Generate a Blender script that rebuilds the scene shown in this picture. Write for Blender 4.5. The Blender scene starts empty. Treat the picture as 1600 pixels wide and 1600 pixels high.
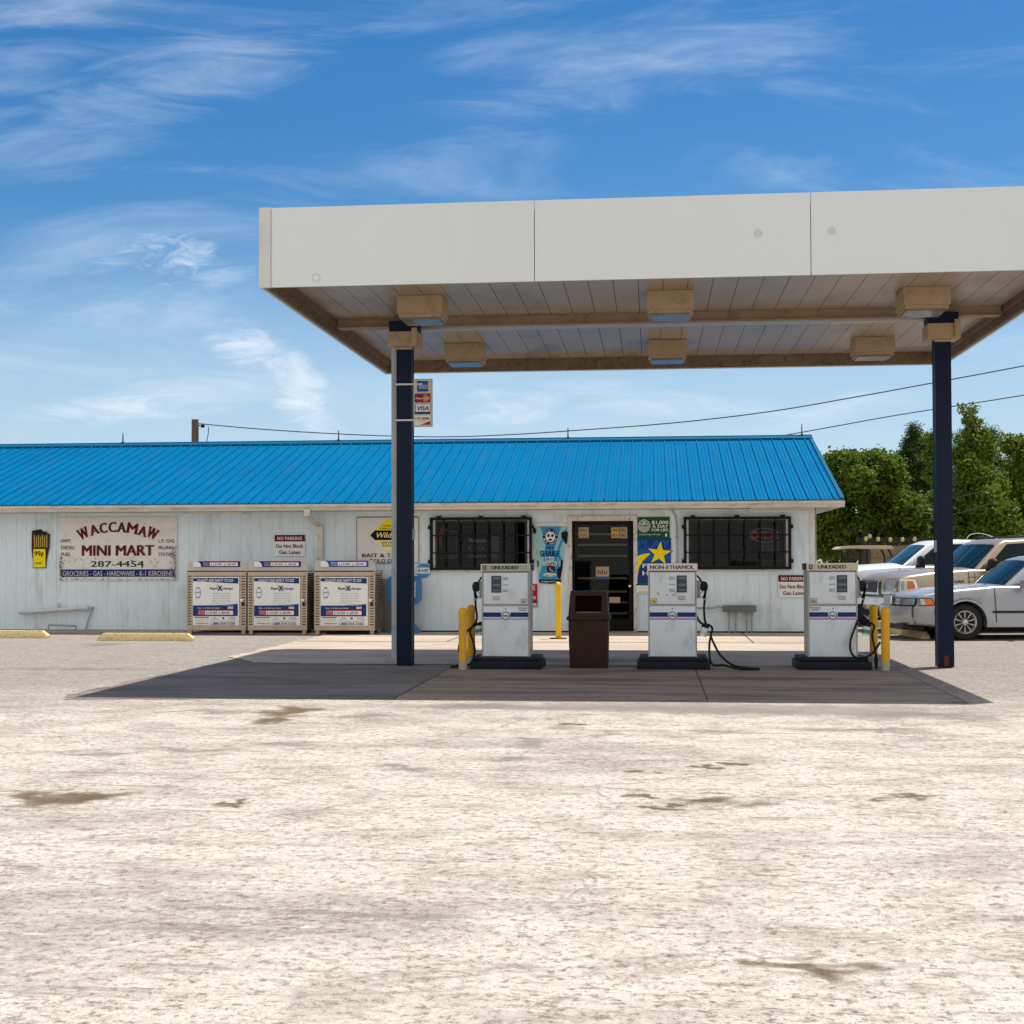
import bpy, bmesh, math, random
import numpy as np
from mathutils import Vector, Matrix
random.seed(7)
S = bpy.context.scene
COL = S.collection
PI = math.pi
# ------------------------------------------------------------------ camera, sky, sun, exposure
F = 2150.0; CH = 1.39; TH = math.radians(5.8); PT = math.radians(1.4); ROLL = 0.0028
SHPX = 72 - F*math.tan(PT)          # lens shift in px of a 1600 px wide frame
cd = bpy.data.cameras.new('camera'); cam = bpy.data.objects.new('camera', cd); COL.objects.link(cam)
cd.sensor_width = 36; cd.lens = F/1600*36; cd.shift_y = SHPX/1600; cd.clip_end = 3000; cd.clip_start = .1
fw = Vector((-math.sin(TH)*math.cos(PT), math.cos(TH)*math.cos(PT), math.sin(PT)))
rt = Vector((math.cos(TH), math.sin(TH), 0)); up = rt.cross(fw)
rt2 = rt*math.cos(ROLL) - up*math.sin(ROLL); up2 = up*math.cos(ROLL) + rt*math.sin(ROLL)
M3 = Matrix((rt2, up2, -fw)).transposed()
cam.matrix_world = Matrix.Translation((0, 0, CH)) @ M3.to_4x4()
S.camera = cam
S.render.engine = 'CYCLES'
S.view_settings.view_transform = 'Standard'; S.view_settings.look = 'None'
S.view_settings.exposure = 0.22; S.view_settings.gamma = 1
SUN = Vector((.295, .24, 1)).normalized()
sl = bpy.data.lights.new('sun', 'SUN'); sl.energy = 4.6; sl.angle = math.radians(.5); sl.color = (1, .955, .89)
so = bpy.data.objects.new('sun', sl); COL.objects.link(so); so.rotation_euler = SUN.to_track_quat('Z', 'Y').to_euler()
so.location = (0, 0, 30)

def ray(px, py):
    xc = (px-800)/F; yc = (800+SHPX-py)/F
    c, s = math.cos(ROLL), math.sin(ROLL)
    xc, yc = c*xc+s*yc, -s*xc+c*yc
    return fw + rt*xc + up*yc
def atY(px, py, Y):
    r = ray(px, py); t = Y/r.y; return r.x*t, CH+r.z*t
def atZ(px, py, z=0.):
    r = ray(px, py); t = (z-CH)/r.z; return r.x*t, r.y*t

# ---- node helpers
class NT:
    def __init__(s, tree): s.t = tree; s.n = tree.nodes; s.l = tree.links
    def new(s, typ, **kw):
        n = s.n.new(typ)
        for k, v in kw.items(): setattr(n, k, v)
        return n
    def put(s, sock, v):
        if isinstance(v, bpy.types.NodeSocket): s.l.new(v, sock)
        elif v is not None: sock.default_value = v
    def math(s, op, a, b=None, c=None, clamp=False):
        n = s.n.new('ShaderNodeMath'); n.operation = op; n.use_clamp = clamp
        s.put(n.inputs[0], a); s.put(n.inputs[1], b)
        if c is not None: s.put(n.inputs[2], c)
        return n.outputs[0]
    def noise(s, vec, scale, detail=4, rough=.55, dist=0.):
        n = s.n.new('ShaderNodeTexNoise'); s.put(n.inputs['Vector'], vec)
        n.inputs['Scale'].default_value = scale; n.inputs['Detail'].default_value = detail
        n.inputs['Roughness'].default_value = rough; n.inputs['Distortion'].default_value = dist
        return n.outputs[0]
    def ramp(s, f, a, b, lo=0., hi=1.):
        n = s.n.new('ShaderNodeMapRange'); n.interpolation_type = 'SMOOTHSTEP'
        s.put(n.inputs[0], f); n.inputs[1].default_value = a; n.inputs[2].default_value = b
        n.inputs[3].default_value = lo; n.inputs[4].default_value = hi
        return n.outputs[0]
    def mix(s, f, a, b, mode='MIX'):
        n = s.n.new('ShaderNodeMix'); n.data_type = 'RGBA'; n.blend_type = mode
        s.put(n.inputs[0], f)
        for i, v in ((6, a), (7, b)):
            if isinstance(v, tuple) and len(v) == 3: v = v+(1,)
            s.put(n.inputs[i], v)
        return n.outputs[2]
    def mapping(s, vec, loc=(0,0,0), rot=(0,0,0), scale=(1,1,1)):
        n = s.n.new('ShaderNodeMapping'); s.put(n.inputs[0], vec)
        n.inputs[1].default_value = loc; n.inputs[2].default_value = rot; n.inputs[3].default_value = scale
        return n.outputs[0]

# ---- sky : Nishita air with high cirrus, all in world directions
W = bpy.data.worlds.new('World'); S.world = W; W.use_nodes = True
wt = NT(W.node_tree); wt.n.clear()
out = wt.new('ShaderNodeOutputWorld'); bg = wt.new('ShaderNodeBackground')
sky = wt.new('ShaderNodeTexSky'); sky.sky_type = 'NISHITA'; sky.sun_disc = False
sky.sun_elevation = math.asin(SUN.z); sky.sun_rotation = math.atan2(SUN.x, SUN.y)
sky.air_density = 1.0; sky.dust_density = .6; sky.ozone_density = 3.0; sky.altitude = 0
tc = wt.new('ShaderNodeTexCoord'); sp = wt.new('ShaderNodeSeparateXYZ'); wt.l.new(tc.outputs['Generated'], sp.inputs[0])
dy = wt.math('MAXIMUM', sp.outputs[1], .12)
U = wt.math('DIVIDE', sp.outputs[0], dy); V = wt.math('DIVIDE', sp.outputs[2], dy)
cmb = wt.new('ShaderNodeCombineXYZ'); wt.l.new(U, cmb.inputs[0]); wt.l.new(V, cmb.inputs[1])
uv = cmb.outputs[0]
def uvpx(px, py): r = ray(px, py); return r.x/r.y, r.z/r.y
clouds = None
def addc(v):
    global clouds
    clouds = v if clouds is None else wt.math('MAXIMUM', clouds, v)
def wisp(px, py, rx, ry, ang, dens, nsc, stretch=(1, 4), thr=(.42, .72)):
    u, v = uvpx(px, py)
    m = wt.new('ShaderNodeMapping', vector_type='TEXTURE'); wt.put(m.inputs[0], uv)
    m.inputs[1].default_value = (u, v, 0); m.inputs[2].default_value = (0, 0, math.radians(ang))
    m.inputs[3].default_value = (rx/F, ry/F, 1)
    l = wt.new('ShaderNodeVectorMath', operation='LENGTH'); wt.l.new(m.outputs[0], l.inputs[0])
    fall = wt.ramp(l.outputs['Value'], 1.05, .1)
    st = wt.mapping(uv, rot=(0, 0, math.radians(-ang)), scale=(stretch[0], stretch[1], 1))
    n = wt.noise(st, nsc, 10, .68, .9)
    n2 = wt.math('ADD', n, wt.math('MULTIPLY', fall, .24))
    a = wt.ramp(n2, thr[0]+.14, thr[1]+.14)
    addc(wt.math('MULTIPLY', wt.math('MULTIPLY', a, wt.ramp(fall, 0, .5)), dens))
wisp(275, 400, 105, 75, -20, .62, 24, (1.3, 2.6), (.40, .84))
wisp(215, 385, 150, 36, 24, .45, 16, (1, 6), (.40, .85))
wisp(330, 440, 120, 40, 20, .35, 16, (1, 6), (.42, .85))
wisp(395, 555, 120, 62, -36, .72, 15, (1.0, 3.6), (.36, .86))
wisp(465, 610, 150, 66, -52, .80, 12, (1.0, 3.6), (.36, .86))
wisp(350, 530, 110, 30, -12, .5, 16, (1, 5), (.40, .84))
wisp(800, 625, 140, 50, 12, .6, 12, (1.0, 3.4), (.38, .86))
wisp(800, 650, 90, 30, 8, .55, 16, (1.2, 3.0), (.38, .84))
wisp(180, 640, 360, 34, 2, .7, 8, (1, 6), (.38, .82))
wisp(330, 610, 300, 50, 5, .4, 8, (1, 6), (.38, .82))
wisp(1010, 625, 300, 44, -6, .4, 8, (1, 5), (.40, .84))
wisp(1300, 640, 260, 40, 8, .35, 8, (1, 5), (.40, .84))
wisp(260, 130, 460, 110, 14, .34, 6, (1, 5), (.40, .90))
wisp(1050, 90, 520, 110, 9, .30, 5, (1, 5), (.40, .90))
veil = wt.noise(wt.mapping(uv, rot=(0, 0, math.radians(-8)), scale=(1, 5, 1)), 3.2, 8, .6, .6)
veilm = wt.ramp(veil, .46, .82, 0, .42)
low = wt.ramp(V, .29, .05, .0, .74)          # milkier air low in the sky
addc(wt.math('MULTIPLY', veilm, wt.ramp(V, .02, .12, .7, 1)))
hs = wt.new('ShaderNodeHueSaturation'); hs.inputs['Saturation'].default_value = 1.42
hs.inputs['Value'].default_value = 1.0
wt.l.new(sky.outputs[0], hs.inputs['Color'])
c1 = wt.mix(low, hs.outputs[0], (5.0, 6.6, 8.2))
c2 = wt.mix(clouds, c1, (8.2, 8.9, 9.6))
# bright whitish cloud, added unseen behind the viewer to fill the shaded fronts
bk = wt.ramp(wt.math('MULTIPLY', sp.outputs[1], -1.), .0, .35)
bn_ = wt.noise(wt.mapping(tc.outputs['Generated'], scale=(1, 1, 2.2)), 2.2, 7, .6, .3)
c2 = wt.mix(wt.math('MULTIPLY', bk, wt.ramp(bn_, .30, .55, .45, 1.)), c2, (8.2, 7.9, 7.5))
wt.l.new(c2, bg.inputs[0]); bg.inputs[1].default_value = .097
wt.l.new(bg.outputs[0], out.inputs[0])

# ------------------------------------------------------------------ materials
MATS = {}
def mat(name, col=(.5,.5,.5), rough=.6, metal=0., var=0., vscale=3., vcol=None, dirt=None, dscale=2., damt=.5,
        dstretch=(1,1,1), bump=0., bscale=40., coat=0., spec=.28, emit=None, alpha=None, vstretch=(1,1,1)):
    m = bpy.data.materials.new(name); m.use_nodes = True; t = NT(m.node_tree)
    b = t.n['Principled BSDF']
    co = t.new('ShaderNodeTexCoord').outputs['Object']
    c = col+(1,)
    cs = None
    if var > 0:
        v2 = vcol or tuple(x*.55 for x in col)
        n = t.noise(t.mapping(co, scale=vstretch), vscale, 6, .6)
        cs = t.mix(t.math('MULTIPLY', t.ramp(n, .35, .7), var), c, v2)
    if dirt is not None:
        n = t.noise(t.mapping(co, loc=(3.1, 7.7, 1.3), scale=dstretch), dscale, 9, .68, .3)
        cs = t.mix(t.math('MULTIPLY', t.ramp(n, .5, .68), damt), cs if cs is not None else c, dirt)
    if cs is not None: t.l.new(cs, b.inputs['Base Color'])
    else: b.inputs['Base Color'].default_value = c
    b.inputs['Roughness'].default_value = rough; b.inputs['Metallic'].default_value = metal
    b.inputs['Coat Weight'].default_value = coat*.55; b.inputs['Coat Roughness'].default_value = .05
    b.inputs['Specular IOR Level'].default_value = spec
    if bump > 0:
        bn = t.new('ShaderNodeBump'); bn.inputs['Strength'].default_value = bump; bn.inputs['Distance'].default_value = .01
        t.l.new(t.noise(co, bscale, 6, .6), bn.inputs['Height']); t.l.new(bn.outputs[0], b.inputs['Normal'])
    if emit:
        b.inputs['Emission Color'].default_value = emit[0]+(1,); b.inputs['Emission Strength'].default_value = emit[1]
    if alpha is not None: b.inputs['Alpha'].default_value = alpha
    MATS[name] = m; return m
def flat(name, col, rough=.55): return MATS.get(name) or mat(name, col, rough, var=.12, vscale=9)

M = {}
M['siding'] = mat('painted_siding', (.70,.81,.87), .65, var=.25, vscale=1.2, vcol=(.61,.725,.79), dirt=(.30,.27,.22), dscale=3.2, damt=.30, dstretch=(1,1,.25), bump=.15, bscale=60)
M['trim'] = mat('white_trim', (.72,.72,.70), .5, var=.3, vscale=4, vcol=(.58,.56,.52), dirt=(.30,.22,.14), dscale=9, damt=.45)
M['peel'] = mat('peeling_trim', (.66,.64,.60), .65, var=.3, vscale=6, dirt=(.20,.13,.08), dscale=16, damt=.8)
M['roof'] = mat('blue_roof_metal', (.0,.14,.31), .6, var=.45, vscale=.6, vcol=(.0,.105,.235), dirt=(.03,.12,.20), dscale=1.4, damt=.45, dstretch=(7,.6,1), spec=.02)
M['ridge'] = mat('blue_ridge_metal', (.004,.11,.22), .5, var=.2, spec=.1)
M['gutter'] = mat('gutter_metal', (.66,.63,.57), .45, var=.3, vscale=3, dirt=(.24,.17,.09), dscale=5, damt=.5, dstretch=(.6,1,3))
M['downspout'] = mat('downspout_metal', (.64,.62,.56), .45, var=.3, dirt=(.30,.19,.06), dscale=9, damt=.7)
M['soffit_wood'] = mat('eave_soffit', (.45,.42,.37), .7, var=.3, dirt=(.2,.15,.1))
M['dark'] = mat('dark_gap', (.012,.012,.012), .9)
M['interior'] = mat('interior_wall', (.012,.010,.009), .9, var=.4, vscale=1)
M['fascia'] = mat('canopy_white_panel', (.64,.685,.705), .42, var=.2, vscale=.35, vcol=(.60,.65,.67), dirt=(.55,.51,.45), dscale=.9, damt=.12, dstretch=(1,1,.3))
M['fascia_edge'] = mat('canopy_edge_metal', (.60,.60,.57), .4, var=.2)
M['lip'] = mat('canopy_dirty_lip', (.20,.14,.085), .6, var=.5, vscale=3, vcol=(.12,.08,.045), dirt=(.06,.04,.025), dscale=13, damt=.85, bump=.2)
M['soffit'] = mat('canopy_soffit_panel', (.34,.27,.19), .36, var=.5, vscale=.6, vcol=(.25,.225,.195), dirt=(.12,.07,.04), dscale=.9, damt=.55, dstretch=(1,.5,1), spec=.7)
M['beam'] = mat('canopy_beam_paint', (.28,.20,.12), .5, var=.4, vscale=3, dirt=(.14,.09,.05), dscale=7, damt=.6)
M['lightbox'] = mat('light_housing_beige', (.40,.29,.175), .5, var=.4, vscale=3, vcol=(.36,.26,.16), dirt=(.20,.13,.07), dscale=5, damt=.45)
M['lens'] = mat('light_lens', (.20,.20,.20), .22, var=.5, vscale=5, vcol=(.10,.08,.06), spec=.4)
M['navy'] = mat('navy_column_paint', (.001,.009,.032), .5, var=.35, vscale=2, vcol=(.004,.012,.034), dirt=(.016,.014,.016), dscale=7, damt=.4, dstretch=(1,1,.3), spec=.2)
M['rust'] = mat('rust', (.10,.035,.02), .8, var=.5, vscale=20)
M['conduit'] = mat('grey_conduit', (.36,.41,.43), .5, var=.25, dirt=(.2,.2,.18), dscale=8)
M['galv'] = mat('galvanised', (.33,.34,.33), .45, metal=.4, var=.3, vscale=8)
M['pumpwhite'] = mat('pump_white_enamel', (.70,.77,.83), .32, var=.15, vscale=1.5, vcol=(.64,.71,.77), dirt=(.33,.27,.20), dscale=5, damt=.34, dstretch=(1,1,.5), spec=.4)
M['pumpframe'] = mat('pump_grey_trim', (.42,.42,.41), .45, metal=.3, var=.3)
M['pumpside'] = mat('pump_side_steel', (.30,.27,.24), .5, metal=.2, var=.4, dirt=(.1,.07,.05), dscale=6)
M['base'] = mat('pump_base_navy', (.004,.008,.018), .55, var=.3, vscale=5, dirt=(.03,.026,.024), dscale=9, damt=.5, spec=.25)
M['black'] = mat('black_rubber', (.006,.006,.007), .5, var=.3, vscale=9, spec=.25)
M['blackgloss'] = mat('black_gloss', (.012,.012,.014), .18)
M['display'] = mat('display_glass', (.045,.06,.085), .2)
M['lcd'] = mat('lcd_strip', (.14,.17,.19), .25)
M['yellow'] = mat('safety_yellow_paint', (.80,.42,.006), .5, var=.3, vscale=4, vcol=(.66,.33,.01), dirt=(.42,.36,.25), dscale=22, damt=.75)
M['yellownew'] = mat('bright_yellow_paint', (.90,.56,.004), .45, var=.15, vscale=4)
M['stop'] = mat('faded_yellow_concrete', (.72,.55,.24), .85, var=.6, vscale=7, vcol=(.58,.48,.32), dirt=(.20,.14,.08), dscale=14, damt=.7, bump=.5)
M['bin'] = mat('dark_brown_plastic', (.028,.012,.009), .55, var=.4, vscale=5, vcol=(.04,.022,.017), dirt=(.035,.028,.024), dscale=8, damt=.3, spec=.2)
M['cage'] = mat('aluminium_cabinet', (.50,.42,.33), .42, metal=.55, var=.4, vscale=3, vcol=(.36,.27,.19), dirt=(.42,.24,.08), dscale=3, damt=.5)
M['cagehead'] = mat('cabinet_header_metal', (.52,.50,.45), .5, metal=.3, var=.3, vscale=4)
M['paper'] = mat('white_vinyl', (.80,.81,.80), .45, var=.1, vscale=6)
M['signwhite'] = mat('sign_white_paint', (.74,.73,.70), .5, var=.15, dirt=(.42,.37,.30), dscale=6, damt=.25)
gm = bpy.data.materials.new('window_glass'); gm.use_nodes = True; gt = NT(gm.node_tree); gt.n.clear()
_o = gt.new('ShaderNodeOutputMaterial'); _f = gt.new('ShaderNodeFresnel'); _f.inputs[0].default_value = 1.28
_t = gt.new('ShaderNodeBsdfTransparent'); _t.inputs[0].default_value = (.62,.66,.64,1); _g = gt.new('ShaderNodeBsdfGlossy'); _g.inputs['Roughness'].default_value = .02
_m = gt.new('ShaderNodeMixShader'); gt.l.new(_f.outputs[0], _m.inputs[0]); gt.l.new(_t.outputs[0], _m.inputs[1]); gt.l.new(_g.outputs[0], _m.inputs[2]); gt.l.new(_m.outputs[0], _o.inputs[0])
M['glass'] = gm
M['carglass'] = mat('tinted_car_glass', (.002,.014,.016), .03, spec=.2)
M['carblack'] = mat('black_trim', (.012,.012,.013), .55)
M['tyre'] = mat('tyre_rubber', (.014,.014,.014), .75, var=.4, vscale=12, vcol=(.03,.028,.026))
M['chrome'] = mat('chrome', (.66,.66,.66), .12, metal=1)
M['alloy'] = mat('wheel_alloy', (.55,.54,.51), .3, metal=.8, var=.2)
M['paint_white'] = mat('white_car_paint', (.74,.77,.80), .35, coat=.9)
M['paint_tan'] = mat('champagne_car_paint', (.46,.36,.26), .30, metal=.55, coat=.7)
M['paint_silver'] = mat('silver_car_paint', (.36,.375,.395), .30, metal=.45, coat=.7)
M['headlamp'] = mat('headlamp_glass', (.62,.64,.64), .12, metal=.5, coat=1, var=.8, vscale=14, vcol=(.10,.11,.11), vstretch=(1,1,.3))
M['amber'] = mat('amber_lens', (.85,.20,.01), .2, coat=.6)
M['wood_old'] = mat('weathered_pole_wood', (.13,.095,.065), .85, var=.5, vscale=6, vstretch=(4,4,.5))
M['wire'] = mat('cable', (.06,.06,.065), .7)
M['bark'] = mat('bark', (.10,.08,.06), .9, var=.5, vscale=5, bump=.5)
M['slabside'] = mat('steel_grey', (.3,.3,.3), .5)

# colours for printing
PR = {}
def ink(name, col, rough=.5):
    if name not in PR: PR[name] = mat('ink_'+name, col, .7, var=.15, vscale=12, spec=.12)
    return PR[name]
ink('paper_white', (.80,.80,.78)); ink('maroon', (.13,.012,.018)); ink('black', (.012,.012,.014)); ink('navy', (.012,.025,.15)); ink('white', (.78,.78,.77))
ink('blue', (.015,.11,.40)); ink('red', (.42,.015,.025)); ink('yellow', (.90,.72,.02)); ink('green', (.012,.10,.035))
ink('palegreen', (.40,.45,.30)); ink('cream', (.60,.57,.40)); ink('pink', (.50,.26,.46)); ink('pinkgrey', (.50,.42,.52)); ink('grey', (.30,.30,.31))
ink('sky', (.04,.30,.55)); ink('aqua', (.30,.55,.56)); ink('orange', (.75,.16,.02)); ink('lightgrey', (.55,.55,.55))
ink('brown', (.07,.022,.018)); ink('paleyellow', (.88,.78,.36)); ink('tan', (.42,.30,.19)); ink('darkblue', (.015,.05,.20)); ink('gold', (.50,.36,.10))

# ------------------------------------------------------------------ mesh helpers
class MB:
    def __init__(s): s.v = []; s.f = []; s.sm = []
    def add(s, vs, fs, smooth=False):
        o = len(s.v); s.v += [tuple(v) for v in vs]; s.f += [tuple(i+o for i in f) for f in fs]; s.sm += [smooth]*len(fs); return s
    def box(s, x0, x1, y0, y1, z0, z1):
        if x0 > x1: x0, x1 = x1, x0
        if y0 > y1: y0, y1 = y1, y0
        if z0 > z1: z0, z1 = z1, z0
        return s.add([(x0,y0,z0),(x1,y0,z0),(x1,y1,z0),(x0,y1,z0),(x0,y0,z1),(x1,y0,z1),(x1,y1,z1),(x0,y1,z1)],
                     [(0,3,2,1),(4,5,6,7),(0,1,5,4),(1,2,6,5),(2,3,7,6),(3,0,4,7)])
    def quad(s, a, b, c, d): return s.add([a,b,c,d], [(0,1,2,3)])
    def rectf(s, x0, z0, x1, z1, y):          # faces -Y
        if x0 > x1: x0, x1 = x1, x0
        if z0 > z1: z0, z1 = z1, z0
        return s.add([(x0,y,z0),(x1,y,z0),(x1,y,z1),(x0,y,z1)], [(0,1,2,3)])
    def polyf(s, pts, y): return s.add([(x,y,z) for x, z in pts], [tuple(range(len(pts)))])
    def prism(s, pts, y0, y1):                # (x,z) outline extruded in y
        n = len(pts)
        a = sum(pts[i][0]*pts[(i+1)%n][1]-pts[(i+1)%n][0]*pts[i][1] for i in range(n))
        if a < 0: pts = pts[::-1]
        vs = [(x,y0,z) for x,z in pts]+[(x,y1,z) for x,z in pts]
        fs = [tuple(range(n)), tuple(range(2*n-1, n-1, -1))]
        fs += [(i, i+n, (i+1)%n+n, (i+1)%n) for i in range(n)]
        return s.add(vs, fs)
    def prismx(s, pts, x0, x1):               # (y,z) outline extruded in x
        n = len(pts)
        a = sum(pts[i][0]*pts[(i+1)%n][1]-pts[(i+1)%n][0]*pts[i][1] for i in range(n))
        if a < 0: pts = pts[::-1]
        vs = [(x0,y,z) for y,z in pts]+[(x1,y,z) for y,z in pts]
        fs = [tuple(range(n-1,-1,-1)), tuple(range(n, 2*n))]
        fs += [(i, (i+1)%n, (i+1)%n+n, i+n) for i in range(n)]
        return s.add(vs, fs)
    def prismz(s, pts, z0, z1):
        n = len(pts)
        a = sum(pts[i][0]*pts[(i+1)%n][1]-pts[(i+1)%n][0]*pts[i][1] for i in range(n))
        if a < 0: pts = pts[::-1]
        vs = [(x,y,z0) for x,y in pts]+[(x,y,z1) for x,y in pts]
        fs = [tuple(range(n-1,-1,-1)), tuple(range(n, 2*n))]
        fs += [(i, (i+1)%n, (i+1)%n+n, i+n) for i in range(n)]
        return s.add(vs, fs)
    def tube(s, pts, r, seg=10, r1=None, cap=True):
        pts = [Vector(p) for p in pts]; n = len(pts); o = []
        prev = None
        for i, p in enumerate(pts):
            d = (pts[min(i+1, n-1)]-pts[max(i-1, 0)]).normalized()
            if prev is None:
                a = Vector((0,0,1)) if abs(d.z) < .9 else Vector((1,0,0)); u = d.cross(a).normalized()
            else: u = (prev - d*prev.dot(d)).normalized()
            prev = u; w = d.cross(u)
            rr = r if r1 is None else r+(r1-r)*i/(n-1)
            if isinstance(r, (list, tuple)): rr = r[i]
            o += [p+(u*math.cos(2*PI*k/seg)+w*math.sin(2*PI*k/seg))*rr for k in range(seg)]
        fs = [(i*seg+k, i*seg+(k+1)%seg, (i+1)*seg+(k+1)%seg, (i+1)*seg+k) for i in range(n-1) for k in range(seg)]
        s.add(o, fs, True)
        if cap: s.add(o[:seg], [tuple(range(seg-1,-1,-1))]); s.add(o[-seg:], [tuple(range(seg))])
        return s
    def lathe(s, prof, c=(0,0,0), seg=24, axis='z'):   # prof (r, h)
        vs = []
        for r, h in prof:
            for k in range(seg):
                a = 2*PI*k/seg
                if axis == 'z': vs.append((c[0]+r*math.cos(a), c[1]+r*math.sin(a), c[2]+h))
                elif axis == 'y': vs.append((c[0]+r*math.cos(a), c[1]+h, c[2]-r*math.sin(a)))
                else: vs.append((c[0]+h, c[1]+r*math.cos(a), c[2]+r*math.sin(a)))
        fs = [(i*seg+k, i*seg+(k+1)%seg, (i+1)*seg+(k+1)%seg, (i+1)*seg+k) for i in range(len(prof)-1) for k in range(seg)]
        return s.add(vs, fs, True)
    def disc(s, cx, cz, r, y, seg=28, rz=None):
        rz = rz or r
        return s.polyf([(cx+r*math.cos(2*PI*k/seg), cz+rz*math.sin(2*PI*k/seg)) for k in range(seg)], y)
    def ring(s, cx, cz, r0, r1, y, seg=32, a0=0, a1=2*PI, ry=1.):
        n = seg; vs = []
        for k in range(n+1):
            a = a0+(a1-a0)*k/n
            vs += [(cx+r0*math.cos(a), y, cz+r0*ry*math.sin(a)), (cx+r1*math.cos(a), y, cz+r1*ry*math.sin(a))]
        return s.add(vs, [(2*k, 2*k+1, 2*k+3, 2*k+2) for k in range(n)])
    def build(s, name, material, parent=None, label=None, bevel=0., angle=32, loc=None, kind=None):
        me = bpy.data.meshes.new(name); me.from_pydata(s.v, [], s.f)
        me.polygons.foreach_set('use_smooth', s.sm)
        mats = material if isinstance(material, (list, tuple)) else [material]
        for mm in mats: me.materials.append(mm)
        me.validate(); me.update()
        try: me.set_sharp_from_angle(angle=math.radians(angle))
        except Exception: pass
        if bevel > 0:
            b = bmesh.new(); b.from_mesh(me); bmesh.ops.remove_doubles(b, verts=b.verts, dist=1e-5)
            es = [e for e in b.edges if len(e.link_faces) == 2 and e.calc_face_angle(0) > .6]
            bmesh.ops.bevel(b, geom=es, offset=bevel, segments=2, profile=.7, affect='EDGES', clamp_overlap=True)
            b.to_mesh(me); b.free()
            for p in me.polygons: p.use_smooth = True
            me.set_sharp_from_angle(angle=math.radians(40))
        o = bpy.data.objects.new(name, me); COL.objects.link(o)
        if parent: o.parent = parent
        if loc: o.location = loc
        if label: o['label'] = label
        if kind: o['kind'] = kind
        return o

def thing(name, label, cat, loc=(0,0,0), rz=0., group=None):
    o = bpy.data.objects.new(name, None); COL.objects.link(o); o.empty_display_size = .2
    o.location = loc; o.rotation_euler = (0,0,rz); o['label'] = label; o['category'] = cat
    if group: o['group'] = group
    return o
def tag(o, label, cat, group=None):
    o['label'] = label; o['category'] = cat
    if group: o['group'] = group
    return o
def dup(root, loc, label, rz=None, group=None):
    r = root.copy(); COL.objects.link(r); r.location = loc; r['label'] = label
    if rz is not None: r.rotation_euler = (0,0,rz)
    if group: r['group'] = group
    for ch in list(root.children):
        c = ch.copy(); COL.objects.link(c); c.parent = r
        for g in ch.children:
            d = g.copy(); COL.objects.link(d); d.parent = c
    return r

# ---- lettering: glyph outlines of the built-in font as thin flat paint
_tc = {}
def glyphs(s, bold=0.):
    k = (s, round(bold, 3))
    if k in _tc: return _tc[k]
    cu = bpy.data.curves.new('lettering_source', 'FONT'); cu.body = s; cu.offset = bold; cu.resolution_u = 3; cu.fill_mode = 'FRONT'
    ob = bpy.data.objects.new('lettering_source', cu)
    me = ob.to_mesh()
    vs = [(v.co.x, v.co.y) for v in me.vertices]; fs = [tuple(p.vertices) for p in me.polygons]
    ob.to_mesh_clear(); bpy.data.objects.remove(ob); bpy.data.curves.remove(cu)
    if not vs: vs = [(0,0)]
    x0 = min(v[0] for v in vs); x1 = max(v[0] for v in vs)
    y0 = 0.; y1 = max(v[1] for v in vs)
    if y1 <= 0: y1 = .7
    _tc[k] = (vs, fs, x0, x1, y0, y1); return _tc[k]
def text(mb, s, cx, cz, h, w=None, y=0., bold=0., rot=0., shear=0., align='C', bend=None):
    """cx,cz centre of the cap-height box; h cap height; w full width"""
    bold = max(bold, .0) if bold != .001 else 0.
    if bold >= .01:                     # thick strokes: the same outline laid again, a hair apart
        b2 = bold*.62; n = 2 if b2 < .012 else 3 if b2 < .03 else 5; sz0 = h/.73
        _, _, a0, a1, _, _ = glyphs(s, 0); wf = (w-2*b2*sz0) if w else None
        for i in range(n):
            d = (i/(n-1)*2-1)*b2*sz0
            text(mb, s, cx+d*math.cos(rot), cz+d*math.sin(rot), h, wf, y-.00012*i, .001, rot, shear, align, bend)
        return mb
    vs, fs, x0, x1, y0, y1 = glyphs(s, bold)
    sz = h/.73
    sx = (w/(x1-x0)) if w else sz
    o = []
    for x, yy in vs:
        X = (x-(x0+x1)/2)*sx; Z = (yy-.365)*sz
        if align == 'L': X += (x1-x0)*sx/2
        X += shear*Z
        if bend: Z += bend(X)
        if rot: X, Z = X*math.cos(rot)-Z*math.sin(rot), X*math.sin(rot)+Z*math.cos(rot)
        o.append((cx+X, y, cz+Z))
    ff = []
    for f in fs:                    # keep every face towards -Y
        a = sum(o[f[i]][0]*o[f[(i+1)%len(f)]][2]-o[f[(i+1)%len(f)]][0]*o[f[i]][2] for i in range(len(f)))
        ff.append(f if a > 0 else f[::-1])
    mb.add(o, ff); return mb

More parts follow.
